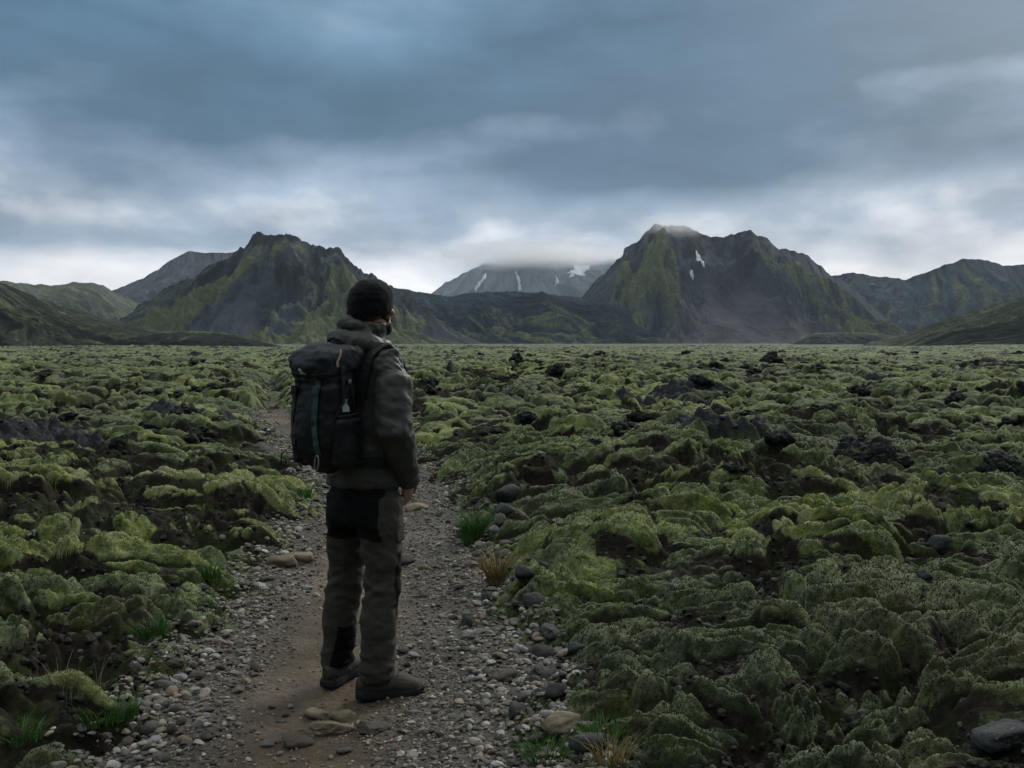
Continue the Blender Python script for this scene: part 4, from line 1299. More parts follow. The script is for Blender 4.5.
# small white emblem at the lid's lower edge: a peak over a short bar
h0, h1 = ray_local(lid.data, (-.002, -1, 1.436), (0, 1, 0))
surface_patch('emblem', lid, h0, h1, (0, 0, 1), [[(-.011, -.004), (.009, -.005), (.002, .020), (-.004, .018)], [(-.016, -.014), (.015, -.014), (.015, -.0075), (-.016, -.0075)]], M_WHITE, lid)

# front pocket with a curved zip, gear loops below the lid
b = Build(); b.ball((-.008, -.315, 1.205), (.082, .030, .105)); b.rbox((-.008, -.312, 1.185), (.15, .035, .17), .016, None, 4)
me = b.fuse('front_pocket', .006, 5); push(me, .003 * fold(co_of(me), 81, 13, 13, 18)); fp_ = link('front_pocket', me, M_BLACK, pack)
pts = []
for k in range(17):
    an_ = math.pi * k / 16
    q, _n = ray_local(fp_.data, (-.008 + .062 * math.cos(an_), -1, 1.225 + .055 * math.sin(an_)), (0, 1, 0))
    if q: pts.append(q + _n * .0015)
b = Build(); b.tube(pts, .0030, seg=6); link('zip', b.mesh('zip'), M_WEB, fp_)
for sx in (-1, 1):
    q, nq = ray_local(lid.data, (sx, -.24, 1.455), (-sx, 0, 0))
    b = Build(); b.rbox(q + Vector((sx * .006, 0, -.012)), (.012, .024, .034), .003); lb_ = link('lid_buckle', b.mesh('lid_buckle'), M_WEB, pack)
    q2, n2 = ray_local(bag.data, (sx, -.24, 1.31), (-sx, 0, 0))
    ribbon('buckle_strap', [q + Vector((sx * .006, 0, -.03)), (q + q2) / 2 + Vector((sx * .010, 0, 0)), q2 + n2 * .004], [Vector((sx, 0, 0))] * 3, .018, .003, M_WEB, lb_)

# side pockets (stretch) and what sticks out of the near one
for s in (1, -1):
    b = Build(); b.rbox((.128 * s - .005, -.215, 1.145), (.05, .135, .20), .022, Euler((0, R(3 * s), 0)), 4)
    b.ball((.132 * s - .005, -.215, 1.11), (.032, .07, .085))
    me = b.fuse('side_pocket', .006, 4); push(me, .003 * fold(co_of(me), 70 + s, 12, 12, 16)); sp = link('side_pocket', me, M_BLACK, pack)
    if s == 1:
        b = Build(); b.tube([(.10, -.275, 1.247), (.138, -.265, 1.252), (.150, -.22, 1.256), (.136, -.16, 1.262), (.108, -.15, 1.268)], (.006, .004), seg=8); link('pocket_hem', b.mesh('pocket_hem'), M_WEB, sp)
q, nq = ray_local(bag.data, (1, -.225, 1.298), (-1, 0, 0))
surface_patch('label', bag, q, nq, (0, 0, 1), [[(-.017, -.028), (.017, -.028), (.016, -.008), (.006, .004), (-.006, .004), (-.016, -.008)]], plain('pale_mint_label', (.36, .45, .42)), bag, .004, .003)
surface_patch('label_stem', bag, q, nq, (0, 0, 1), [[(-.006, .004), (.006, .004), (.010, .026), (-.008, .024)]], plain('dull_teal_label', (.10, .20, .185)), bag, .004, .003)


def strap(name, pts, w, t, mat, parent):
    b = Build(); b.tube(pts, [(w / 2, t / 2)] * len(pts), seg=10, round_ends=False, flatdir=None)
    return link(name, b.mesh(name), mat, parent)


# the two vertical lid straps with buckle and webbing tail
for x0, mat in ((.062, M_TEAL), (-.075, M_WEB)):
    pts, nr = [], []
    for k in range(16):
        zq = 1.40 - k * .0205
        q, nq = ray_local(bag.data, (x0 + .004 * math.sin(k * .6), -1, zq), (0, 1, 0))
        if q: pts.append(q + nq * .004); nr.append(nq)
    st_ = ribbon('compression_strap', pts, nr, .026 if mat is M_TEAL else .02, .004, mat, pack)
    if mat is M_TEAL: st_['label'] = 'dark teal strap'
    q, nq = pts[2], nr[2]
    b = Build(); b.rbox(q + nq * .008, (.034, .012, .036), .004); bk_ = link('buckle', b.mesh('buckle'), M_WEB if mat is M_WEB else plain('teal_buckle', (.03, .055, .055)), st_)
    if mat is M_TEAL:
        q, nq = pts[-1], nr[-1]
        c0 = q + Vector((0, -.012, -.03)); b = Build()
        ring = [c0 + Vector((.012 * math.cos(a_) + .010 * math.sin(a_) * .35, 0, .032 * math.sin(a_))) for a_ in np.linspace(0, 2 * math.pi, 17)]
        b.tube(ring, .0035, seg=6); link('carabiner', b.mesh('carabiner'), M_METAL, st_)
# crossing cords on the side of the bag
q1, n1 = ray_local(bag.data, (1, -.20, 1.395), (-1, 0, 0)); q2, n2 = ray_local(bag.data, (1, -.285, 1.24), (-1, 0, 0)); q3, n3 = ray_local(bag.data, (1, -.175, 1.26), (-1, 0, 0))
for a_, b_ in ((q1, q2), (q1, q3)):
    b = Build(); mid_ = (a_ + b_) / 2 + Vector((.018, 0, 0)); b.tube([a_ + Vector((.006, 0, 0)), mid_, b_ + Vector((.008, 0, 0))], .0035, seg=6); link('side_cord', b.mesh('side_cord'), M_WEB, pack)
b = Build(); b.rbox(q1 + Vector((.012, -.004, .0)), (.010, .016, .018), .003); link('cord_lock', b.mesh('cord_lock'), M_METAL, pack)
# loose loops hanging off the far side
b = Build(); b.tube([(-.128, -.24, 1.36), (-.150, -.25, 1.30), (-.157, -.252, 1.22), (-.150, -.25, 1.15), (-.130, -.24, 1.12)], .004, seg=8); link('side_loop', b.mesh('side_loop'), M_WEB, pack)
b = Build(); b.tube([(-.105, -.325, 1.12), (-.115, -.365, 1.09), (-.108, -.372, 1.05), (-.09, -.345, 1.035)], .0035, seg=8); link('tool_loop', b.mesh('tool_loop'), M_WEB, pack)
# shoulder straps over the jacket, hip belt
for s in (1, -1):
    pts, nr = [], []
    for k in range(19):
        th = R(-20 + k * 200 / 18)
        o_ = Vector((.118 * s + .012 * s * math.sin(th), -.012, 1.36)); dd = Vector((.05 * s, -math.cos(th), math.sin(th)))
        far_ = o_ + dd.normalized() * .6
        q, nq = ray_local(jacket.data, far_, -dd)
        if q: pts.append(q + nq * .002); nr.append((dd.normalized() * .7 + nq * .3).normalized())
    for _k in range(8):
        pts = [pts[0]] + [(pts[i - 1] + pts[i] * 2 + pts[i + 1]) / 4 for i in range(1, len(pts) - 1)] + [pts[-1]]
    pts = [q + n_ * .010 for q, n_ in zip(pts, nr)]
    ribbon('shoulder_strap', pts, nr, .052, .014, M_BLACK, pack)
    ribbon('load_strap', [Vector((.075 * s, -.155, 1.535)), Vector((.095 * s, -.10, 1.548)), Vector((.112 * s, -.045, 1.535)), Vector((.12 * s, .01, 1.515))], [Vector((0, -.2, 1))] * 4, .022, .004, M_WEB, pack)
b = Build(); b.tube([(-.06, -.15, 1.535), (-.04, -.165, 1.57), (.0, -.17, 1.58), (.04, -.165, 1.57), (.06, -.15, 1.535)], (.010, .005), seg=8); link('haul_loop', b.mesh('haul_loop'), M_WEB, pack)
ang_ = np.linspace(R(-78), R(255), 40)
b = Build()
pts, nr = [], []
for a_ in ang_:
    dd = Vector((math.cos(a_), math.sin(a_), 0)); q, nq = ray_local(jacket.data, Vector((0, 0, 1.045)) + dd * .17 * Vector((1, .8, 0)).length * .72, dd)
    e_ = Vector((.186 * math.cos(a_), .143 * math.sin(a_), 1.045)); pts.append(e_); nr.append(Vector((math.cos(a_), math.sin(a_), 0)))
ribbon('hip_belt', pts, nr, .05, .008, M_BLACK, pack)
# ------------------------------------------------------------------ stones, lava rocks, grass, moss tufts
def ico(sub):
    bm = bmesh.new(); bmesh.ops.create_icosphere(bm, subdivisions=sub, radius=1.0)
    v = np.array([q.co[:] for q in bm.verts], np.float32); f = np.array([[x.index for x in q.verts] for q in bm.faces], np.int32)
    bm.free(); return v, f


ICO = {k: ico(k) for k in (1, 2, 3, 4)}


def stone_verts(sub, seed, flat=.6, cuts=9, rough=.05):
    """a worn angular stone: a ball planed by random facets and roughened."""
    r = np.random.default_rng(seed); v, f = ICO[sub]
    n = v / np.linalg.norm(v, axis=1, keepdims=True)
    rad = np.full(len(v), 1.0)
    pn = r.normal(size=(cuts, 3)); pn /= np.linalg.norm(pn, axis=1, keepdims=True); pd = r.uniform(.52, .86, cuts)
    for q, d in zip(pn, pd):
        c = n @ q
        lim = np.where(c > .05, d / np.maximum(c, .05), 9)
        k = .03
        rad = np.minimum(rad, lim) if sub < 2 else -k * np.log(np.exp(-rad / k) + np.exp(-np.minimum(lim, 3) / k))
    v2 = n * rad[:, None]
    v2 = v2 + n * (1.4 * rough * perlin3(n * 2.6 + seed * 3.1, 1) + rough * perlin3(n * 6 + seed, 2))[:, None]
    v2 = v2 / np.abs(v2).max()
    v2 = v2 * np.array([1, r.uniform(.65, .95), flat * r.uniform(.8, 1.15)])
    return v2.astype(np.float32), f


def stone_mat(name, lo, hi, lichen=0.0, rnd=True):
    n = NT(name); co = n.coord()
    rn = n.new('ShaderNodeObjectInfo').outputs['Random']
    nd = n.new('ShaderNodeVectorMath', operation='ADD'); n._set(nd.inputs[0], co); n._set(nd.inputs[1], n.new('ShaderNodeObjectInfo').outputs['Location']); P_ = nd.outputs[0]
    v = n.noise(P_, 2.2, 6, .65); f = n.noise(P_, 14, 4, .7)
    col = n.mix(n.math('ADD', n.math('MULTIPLY', rn, .6), n.math('MULTIPLY', v, .4)), lo, hi)
    col = n.mix(1.0, col, n.rng(f, .2, .8, .6, 1.35), 'MULTIPLY')
    if lichen:
        l = n.rng(n.noise(P_, 5.5, 5, .7), .58, .68)
        col = n.mix(n.math('MULTIPLY', l, lichen), col, (.24, .27, .26))
    return n.done(col, .85, n.bump(n.math('ADD', v, f), .6, .05), .25)


M_GREY = stone_mat('grey_gravel_stone', (.065, .061, .053), (.25, .238, .21))
M_TAN = stone_mat('tan_stone', (.20, .16, .105), (.34, .28, .19))
M_DARKS = stone_mat('dark_basalt', (.035, .034, .032), (.095, .092, .085))
M_PALES = stone_mat('pale_stone', (.30, .30, .28), (.42, .42, .40))
M_LICH = stone_mat('lichen_basalt', (.042, .044, .042), (.105, .108, .103), .9)
M_BROWNG = stone_mat('brown_grey_stone', (.075, .068, .055), (.14, .125, .10))


def stone_mesh(name, sub, seed, mat, **kw):
    v, f = stone_verts(sub, seed, **kw)
    me = mesh_np(name, v, f, True); me.materials.append(mat); return me


# --- single stones one can point to: (photo x, y, width px, flatness, material, name, label)
NAMED = [
    (329, 727, 56, 0.42, M_TAN, 'tan flat stone lying just behind the boots, largest of its cluster'),
    (296, 741, 36, 0.52, M_BROWNG, 'brown grey stone left of the large tan flat stone'),
    (318, 713, 31, 0.45, M_TAN, 'small tan stone between the boots and the large tan flat stone'),
    (343, 716, 31, 0.52, M_TAN, 'tan wedge shaped stone touching the right end of the large tan flat stone'),
    (373, 727, 41, 0.39, M_BROWNG, 'dark brown slab right of the tan stones below the right boot'),
    (268, 743, 16, .55, M_GREY, 'small round grey stone at the left end of the tan stone cluster'),
    (344, 750, 18, .5, M_GREY, 'grey stone standing below the large tan flat stone'),
    (284, 561, 34, 0.52, M_TAN, 'pale tan slab beside the path rut, left of the hiker knee'),
    (303, 557, 36, 0.45, M_TAN, 'tan flat slab leaning on its neighbour left of the hiker knee'),
    (272, 549, 18, .45, M_BROWNG, 'brown stone behind the two pale slabs left of the hiker'),
    (307, 588, 12, .7, M_PALES, 'small whitish stone alone on brown earth left of the hiker shin'),
    (404, 560, 26, .6, M_DARKS, 'black rock beside the right knee of the hiker'),
    (422, 567, 15, .55, M_TAN, 'small tan stone right of the black rock by the hiker'),
    (417, 507, 26, .45, M_TAN, 'yellowish stone in the middle of the path beyond the hiker'),
    (414, 655, 15, .65, M_PALES, 'light grey stone right of the hiker shin'),
    (402, 650, 17, .55, M_BROWNG, 'brown grey stone between the right shin and the light grey stone'),
    (563, 722, 46, .62, M_TAN, 'big tan boulder on the right edge of the path near the camera'),
    (557, 690, 30, .7, M_DARKS, 'dark angular rock behind the big tan boulder'),
    (495, 529, 13, .9, M_PALES, 'small white lichen covered stone behind the green grass tuft'),
    (508, 494, 30, .8, M_LICH, 'blue grey lichen rock, farther of the two right of the green grass tuft'),
    (503, 508, 24, .7, M_LICH, 'blue grey lichen rock, nearer of the two right of the green grass tuft'),
    (532, 600, 30, .75, M_LICH, 'blue grey lichen rock halfway along the right edge of the path'),
    (524, 573, 26, .7, M_DARKS, 'black rock behind the lichen rock on the right path edge'),
    (545, 650, 32, .7, M_DARKS, 'black rock nearer than the lichen rock on the right path edge'),
    (575, 646, 24, .75, M_LICH, 'lichen spotted rock wedged in moss right of the black edge rock'),
    (518, 648, 15, .6, M_PALES, 'pale oval stone among gravel left of the black edge rock'),
    (500, 655, 14, .6, M_TAN, 'tan stone in the gravel left of the pale oval stone'),
    (1002, 735, 64, .5, M_LICH, 'large lichen patched rock in the moss at the bottom right corner'),
    (940, 545, 30, .9, M_LICH, 'dark rock with pale flecks between moss cushions at right'),
    (925, 575, 22, .7, M_LICH, 'small lichen rock below the dark flecked rock at right'),
    (176, 663, 22, .55, M_BROWNG, 'brown grey stone on the left gravel edge beside the moss bank'),
    (196, 690, 17, .55, M_PALES, 'pale stone in the left gravel band near the grass tuft'),
    (300, 655, 0, .5, M_GREY, ''),
]
k = 0
for px, py, wpx, fl, mat, lab in NAMED:
    if not wpx: continue
    p = hit(px, py + wpx * fl * .25); r = p.y * wpx / F / 2
    me = stone_mesh('stone', 3 if wpx < 40 else 4, 300 + k, mat, flat=fl, cuts=10, rough=.07)
    o = link('stone', me); o.location = (p.x, p.y, top_z(p.x, p.y) + r * fl * .35); o.scale = (r,) * 3
    o.rotation_euler = (random.uniform(-.15, .15), random.uniform(-.15, .15), random.uniform(-.5, .5))
    tag(o, lab, 'stone', 'single stones beside and on the path'); k += 1

# --- broken dark stones that line the right edge of the path
s_rng = np.random.default_rng(9)
EDGEP = [stone_mesh('stone', 3, 700 + i, m_, flat=.7, cuts=11, rough=.09) for i, m_ in enumerate([M_DARKS, M_LICH, M_BROWNG, M_DARKS, M_GREY, M_LICH])]
firsts = {}
for i in range(46):
    y_ = math.exp(s_rng.uniform(math.log(3.3), math.log(9.0))); l_ = .78 + .13 * s_rng.normal() + .05
    x_ = float(path_c(y_)) + l_; j = int(s_rng.integers(6)); r = min(.09, .036 * math.exp(s_rng.normal(0, .42)))
    if j in firsts: o = firsts[j].copy(); COL.objects.link(o)
    else: o = link('stone', EDGEP[j]); firsts[j] = o
    o.location = (x_, y_, top_z(x_, y_) + r * .2); o.scale = (r * s_rng.uniform(.9, 1.4), r, r * s_rng.uniform(.8, 1.2)); o.rotation_euler = (s_rng.uniform(-.4, .4), s_rng.uniform(-.4, .4), s_rng.uniform(0, 6.3))
    tag(o, 'broken angular stone in the rough line where gravel meets moss along the right path edge', 'stone', 'broken stones along the right path edge')

# --- gravel: the larger stones are objects, everything smaller is one gravel mesh
NP = 52000
g_rng = np.random.default_rng(77)
yy = np.exp(g_rng.uniform(np.log(2.2), np.log(30.0), NP)); ll = g_rng.uniform(-1.0, 1.02, NP)
s_ = np.interp(yy, _ty, _ts); gx = path_c(yy) + ll / np.sqrt(1 + s_ * s_); gy = yy - ll * s_ / np.sqrt(1 + s_ * s_)
pat = perlin2(gx * 1.3, gy * 1.3, 71) + .5 * perlin2(gx * 4, gy * 4, 72)
band_w = np.clip(.14 + 1.0 * sstep(.12, .42, np.abs(ll + .14 + .12 * perlin2(gy * .9, gy * 0, 73))) + .5 * pat, .14, 1)
gz0 = ground_fields(gx, gy)[0]; pz0 = path_z(gx, gy)
rise = gz0 - pz0
keep = (g_rng.uniform(0, 1, NP) < band_w) & (rise < .07 + .05 * g_rng.uniform(0, 1, NP)) & (np.abs(ll) < 1.15)
keep &= g_rng.uniform(0, 1, NP) < np.clip(1.25 - .10 * (rise / .02), .1, 1)
gx, gy, gz = gx[keep], gy[keep], np.maximum(gz0, pz0)[keep]; gl = ll[keep]
size = np.clip(.0075 * np.exp(g_rng.normal(0, .52, len(gx))) * (.75 + .03 * gy), .004, .05)
size = np.minimum(size, .0075 * gy)
size *= (.72 + .28 * sstep(.1, .4, np.abs(gl + .12))) * (1 + .6 * sstep(.35, .8, np.abs(gl)))
# keep clear of the boots
fx = gx - HX; fy = gy - HY
size[(fx ** 2 + fy ** 2) < .10] = np.minimum(size[(fx ** 2 + fy ** 2) < .10], .012)
shown = size / gy
order = np.argsort(-shown); big, small = order[:215], order[215:]
protos = [stone_mesh('gravel_stone', 2, 900 + i, m_, flat=.62, cuts=8, rough=.06) for i, m_ in enumerate([M_GREY] * 7 + [M_BROWNG] * 3 + [M_TAN] * 1 + [M_PALES] * 1)]
first = {}
for i in big:
    j = int(g_rng.integers(len(protos)))
    if j not in first:
        o = link('gravel_stone', protos[j]); first[j] = o
    else:
        o = first[j].copy(); COL.objects.link(o)
    sz = size[i]
    o.location = (gx[i], gy[i], gz[i] + sz * .28); o.scale = (sz * g_rng.uniform(.85, 1.3), sz, sz * g_rng.uniform(.8, 1.1))
    o.rotation_euler = (g_rng.uniform(-.3, .3), g_rng.uniform(-.3, .3), g_rng.uniform(0, 6.3))
    if gl[i] < -.3: tag(o, 'loose stone in the grey gravel band along the left side of the path', 'stone', 'loose stones in the left gravel band')
    elif gl[i] > .25: tag(o, 'loose stone in the grey gravel band along the right side of the path', 'stone', 'loose stones in the right gravel band')
    else: tag(o, 'loose stone lying on the trodden brown middle of the path', 'stone', 'loose stones on the middle of the path')

lib = {1: [stone_verts(1, 500 + i, .62, 6, .0) for i in range(24)], 2: [stone_verts(2, 540 + i, .62, 7, .05) for i in range(24)]}
V, Fc, T = [], [], []; base = 0
for i in small:
    lod = 2 if (shown[i] * F > 3.0) else 1
    v, f = lib[lod][int(g_rng.integers(24))]
    a = g_rng.uniform(0, 6.3); ca, sa = math.cos(a), math.sin(a); tl = g_rng.uniform(-.3, .3)
    q = v * size[i] * np.array([g_rng.uniform(.85, 1.35), 1, g_rng.uniform(.8, 1.15)], np.float32)
    x = q[:, 0] * ca - q[:, 1] * sa; y = q[:, 0] * sa + q[:, 1] * ca; z = q[:, 2] + tl * q[:, 0]
    V.append(np.stack([x + gx[i], y + gy[i], z + gz[i] + size[i] * .26], 1)); Fc.append(f + base); base += len(v)
    T.append(np.full(len(v), g_rng.uniform(0, 1), np.float32))
n = NT('gravel_mix'); co = n.coord(); t = n.attr('tone')
gc = n.ramp(t, [(0, (.050, .046, .039)), (.3, (.115, .106, .089)), (.55, (.19, .178, .152)), (.75, (.24, .195, .132)), (.9, (.31, .295, .26)), (1, (.44, .43, .39))])
gc = n.mix(1.0, gc, n.rng(n.noise(co, 90, 4, .65), .2, .8, .6, 1.35), 'MULTIPLY')
M_GRAVEL = n.done(gc, .85, n.bump(n.noise(co, 160, 3, .6), .4, .004), .25)
me = mesh_np('gravel', np.concatenate(V), np.concatenate(Fc), False, {'tone': np.concatenate(T)})
tag(link('gravel', me, M_GRAVEL), 'small grey and brown gravel covering the path around the hiker', 'gravel', kind='stuff')

# --- clinker rubble in the dark hollows of the lava
c_rng = np.random.default_rng(33); NC = 75000
r_ = np.exp(c_rng.uniform(np.log(3.0), np.log(40.0), NC)); a_ = c_rng.uniform(-.62, .62, NC)
cx_ = (r_ * np.sin(a_)).astype(np.float32); cy_ = (r_ * np.cos(a_)).astype(np.float32)
cz_, cm_, _t, cr_ = ground_fields(cx_, cy_)
kp = (cm_ < .25) & (np.abs(path_lat(cx_, cy_)) > .75) & (cz_ > path_z(cx_, cy_)) & (perlin2(cx_ * 2.1, cy_ * 2.1, 91) > -.3)
cx_, cy_, cz_, r_ = cx_[kp], cy_[kp], cz_[kp], r_[kp]
V, Fc, T = [], [], []; base = 0
clib = [stone_verts(1, 1500 + i, .75, 7, .0) for i in range(24)]; clib2 = [stone_verts(2, 1540 + i, .75, 8, .10) for i in range(24)]
for i in range(len(cx_)):
    sz = min(.010 * math.exp(c_rng.normal(0, .55)) * (.8 + .04 * r_[i]), .022 + .0022 * r_[i]); v, f = (clib2 if sz / r_[i] * F > 2.2 else clib)[int(c_rng.integers(24))]
    an = c_rng.uniform(0, 6.3); ca, sa = math.cos(an), math.sin(an); q = v * sz
    V.append(np.stack([q[:, 0] * ca - q[:, 1] * sa + cx_[i], q[:, 0] * sa + q[:, 1] * ca + cy_[i], q[:, 2] + cz_[i] + sz * .2], 1)); Fc.append(f + base); base += len(v)
    T.append(np.full(len(v), c_rng.uniform(), np.float32))
n = NT('clinker'); t = n.attr('tone')
M_CLINK = n.done(n.ramp(t, [(0, (.010, .010, .010)), (.5, (.028, .026, .023)), (.8, (.05, .052, .03)), (1, (.13, .135, .125))]), .9, n.bump(n.noise(n.coord(), 80, 4, .7), .6, .006), .2)
tag(link('lava_rubble', mesh_np('lava_rubble', np.concatenate(V), np.concatenate(Fc), False, {'tone': np.concatenate(T)}), M_CLINK), 'dark broken lava crumbs lying in the hollows between the moss cushions', 'rubble', kind='stuff')

# --- bare lava rocks standing out of the moss


def lava_mesh(seed, flat=.6, sub=4, spire=0.0, chunks=0):
    """one broken lava outcrop: a heap of jagged clinker blocks grown together."""
    r = np.random.default_rng(seed); V, Fc = [], []; base = 0
    N = chunks or (26 if sub >= 4 else 11)
    for i in range(N):
        v, f = ICO[3 if sub >= 4 else 2]; n = v
        pn = r.normal(size=(9, 3)); pn /= np.linalg.norm(pn, axis=1, keepdims=True); pd = r.uniform(.45, .85, 9)
        rad = np.full(len(v), 1.0)
        for q, d_ in zip(pn, pd):
            c_ = n @ q; rad = np.minimum(rad, np.where(c_ > .05, d_ / np.maximum(c_, .05), 9))
        q3 = n * 2.2 + r.uniform(0, 90)
        rad = rad + .20 * (1 - 2.4 * np.abs(perlin3(q3, 1))) + .12 * (1 - 2.4 * np.abs(perlin3(q3 * 2.3, 2)))
        a_ = r.uniform(0, 6.3); dd = math.sqrt(r.uniform(0, 1)) * .78; sz = r.uniform(.16, .42) * (1.15 - .45 * dd)
        q = n * rad[:, None] * sz * np.array([1, r.uniform(.7, 1.1), r.uniform(.6, 1.0)])
        ca, sa = math.cos(a_ * 3), math.sin(a_ * 3)
        x, y = q[:, 0] * ca - q[:, 1] * sa, q[:, 0] * sa + q[:, 1] * ca
        hz = flat * (1 - dd ** 1.5) * r.uniform(.15, .75) * (1 + spire * (1 - dd) * 1.6)
        V.append(np.stack([x + dd * math.cos(a_), y + dd * math.sin(a_) * .8, q[:, 2] + hz], 1)); Fc.append(f + base); base += len(v)
    return mesh_np('lava_rock', np.concatenate(V), np.concatenate(Fc), False)


def lava_mat():
    n = NT('rough_black_lava'); co = n.coord()
    v = n.noise(co, 3.5, 8, .72); f = n.noise(co, 16, 5, .7)
    col = n.ramp(v, [(.35, (.010, .011, .011)), (.55, (.034, .035, .036)), (.72, (.085, .088, .086))])
    l = n.rng(n.noise(co, 6, 6, .72), .55, .66)
    col = n.mix(n.math('MULTIPLY', l, .75), col, (.17, .19, .175))
    nz = n.new('ShaderNodeNewGeometry').outputs['Normal']
    sp = n.new('ShaderNodeSeparateXYZ'); n._set(sp.inputs[0], nz)
    m_ = n.rng(n.math('ADD', sp.outputs[2], n.math('MULTIPLY', n.math('SUBTRACT', n.noise(co, 2.5, 5, .6), .5), 1.6)), .75, 1.0)
    col = n.mix(n.math('MULTIPLY', m_, .7), col, n.mix(f, (.05, .065, .02), (.13, .14, .055)))
    return n.done(col, .9, n.bump(n.math('ADD', v, f), .9, .08), .2)


M_LAVA = lava_mat()
LAVA = [
    (872, 452, 104, .42, 0, 'largest black lava outcrop with ragged edges in the moss at right'),
    (1004, 470, 64, .6, 0, 'black lava outcrop with pale flecks at the right edge of the view'),
    (938, 470, 34, .5, 0, 'low dark lava rock between the two black outcrops at right'),
    (782, 448, 40, .5, 0, 'dark lava rock left of the largest outcrop'),
    (716, 408, 40, .45, 0, 'dark lava hump in the middle of the field straight below the great mountain'),
    (771, 362, 27, .6, .7, 'dark lava stack breaking the horizon below the great mountain'),
    (516, 364, 19, .8, 1.2, 'pointed black lava spire near the horizon left of centre'),
    (556, 376, 24, .6, .3, 'dark lava block right of the pointed spire'),
    (222, 400, 44, .5, 0, 'big dark lava block left of the backpack'),
    (182, 412, 40, .4, 0, 'dark lava ledge beside the big block left of the backpack'),
    (28, 392, 30, .6, .3, 'dark lava rock standing at the left edge below the grassy hill'),
    (57, 412, 26, .45, 0, 'low dark lava rock right of the one at the left edge'),
    (700, 384, 26, .5, 0, 'small dark lava rock behind the lava hump in the middle'),
    (640, 420, 30, .4, 0, 'flat dark lava rock among bright moss right of the path'),
    (527, 416, 26, .5, 0, 'dark lava rock near the path beyond the man on his right'),
    (595, 445, 32, .4, 0, 'low lava ledge in a brown hollow right of the path'),
    (860, 395, 30, .45, 0, 'dark lava rock behind the largest outcrop'),
    (963, 398, 34, .4, 0, 'dark lava rock far back below the right hillside'),
    (120, 440, 30, .4, 0, 'low dark lava rock in the moss halfway to the left edge'),
    (735, 470, 30, .4, 0, 'dark rock in the brown hollow at the middle right'),
]
for i, (px, py, wpx, fl, sp_, lab) in enumerate(LAVA):
    p = hit(px, py); r = p.y * wpx / F / 2
    me = lava_mesh(40 + i, fl, 4, sp_, 60 if wpx > 60 else 26)
    me.materials.append(M_LAVA)
    o = link('lava_rock', me); o.scale = (r,) * 3; o.location = (p.x, p.y + r * .3, top_z(p.x, p.y + r * .3) - r * .16)
    o.rotation_euler = (0, 0, random.uniform(0, 6))
    tag(o, lab, 'lava rock', 'black lava rocks in the moss')
pr = []
cnt = 0
l_rng = np.random.default_rng(5)
while cnt < 90:
    px = l_rng.uniform(0, 1024); py = 351 + 90 * l_rng.uniform(0, 1) ** 2.2
    if 285 < px < 420 and py < 420: continue
    p = hit(px, py)
    if abs(float(path_lat(p.x, p.y))) < 1.2 or p.y > 150: continue
    r = l_rng.uniform(.10, .26) * (1 + p.y / 70)
    if len(pr) < 8:
        me = lava_mesh(80 + len(pr), l_rng.uniform(.4, .75), 3, l_rng.uniform(0, .6)); me.materials.append(M_LAVA)
        o = link('lava_rock', me); pr.append(o)
    else:
        o = pr[cnt % 8].copy(); COL.objects.link(o)
    o.scale = (r * 1.25, r, r * l_rng.uniform(.6, 1.1)); o.location = (p.x, p.y, p.z - r * .22); o.rotation_euler = (0, 0, l_rng.uniform(0, 6))
    side = 'left' if px < 300 else 'right'
    far_ = 'far' if p.y > 28 else 'middle'
    tag(o, f'small dark lava rock poking from the {far_} distance moss {side} of the path', 'lava rock', f'small {far_} distance lava rocks {side} of the path')
    cnt += 1

# --- grass tufts


def tuft_mesh(name, nbl, h, rad, seed, bend=.5, wid=.0035):
    r = np.random.default_rng(seed); V, Fc = [], []; b0_ = 0; T = []
    for i in range(nbl):
        a = r.uniform(0, 6.283); d = rad * math.sqrt(r.uniform()); x0, y0_ = d * math.cos(a), d * math.sin(a)
        hh = h * r.uniform(.45, 1.05); out = a + r.normal(0, .7); bd = bend * r.uniform(.2, 1.2) * hh
        fa = r.uniform(0, 6.283); wx_, wy_ = math.cos(fa) * wid, math.sin(fa) * wid
        for s_i in range(5):
            t_ = s_i / 4; w_ = (1 - t_ * .92)
            cx, cyy, cz = x0 + math.cos(out) * bd * t_ ** 2, y0_ + math.sin(out) * bd * t_ ** 2, hh * (t_ - .25 * bend * t_ ** 2) - .02
            V += [(cx - wx_ * w_, cyy - wy_ * w_, cz), (cx + wx_ * w_, cyy + wy_ * w_, cz)]
        for s_i in range(4):
            q = b0_ + s_i * 2; Fc.append((q, q + 1, q + 3, q + 2))
        b0_ += 10; T += [r.uniform()] * 10
    return mesh_np(name, np.array(V), np.array(Fc), True, {'tone': np.array(T)})


def grass_mat(name, lo, hi):
    n = NT(name); col = n.mix(n.attr('tone'), lo, hi)
    m = n.done(col, .7, None, .2); n.b.inputs['Subsurface Weight'].default_value = 0
    return m


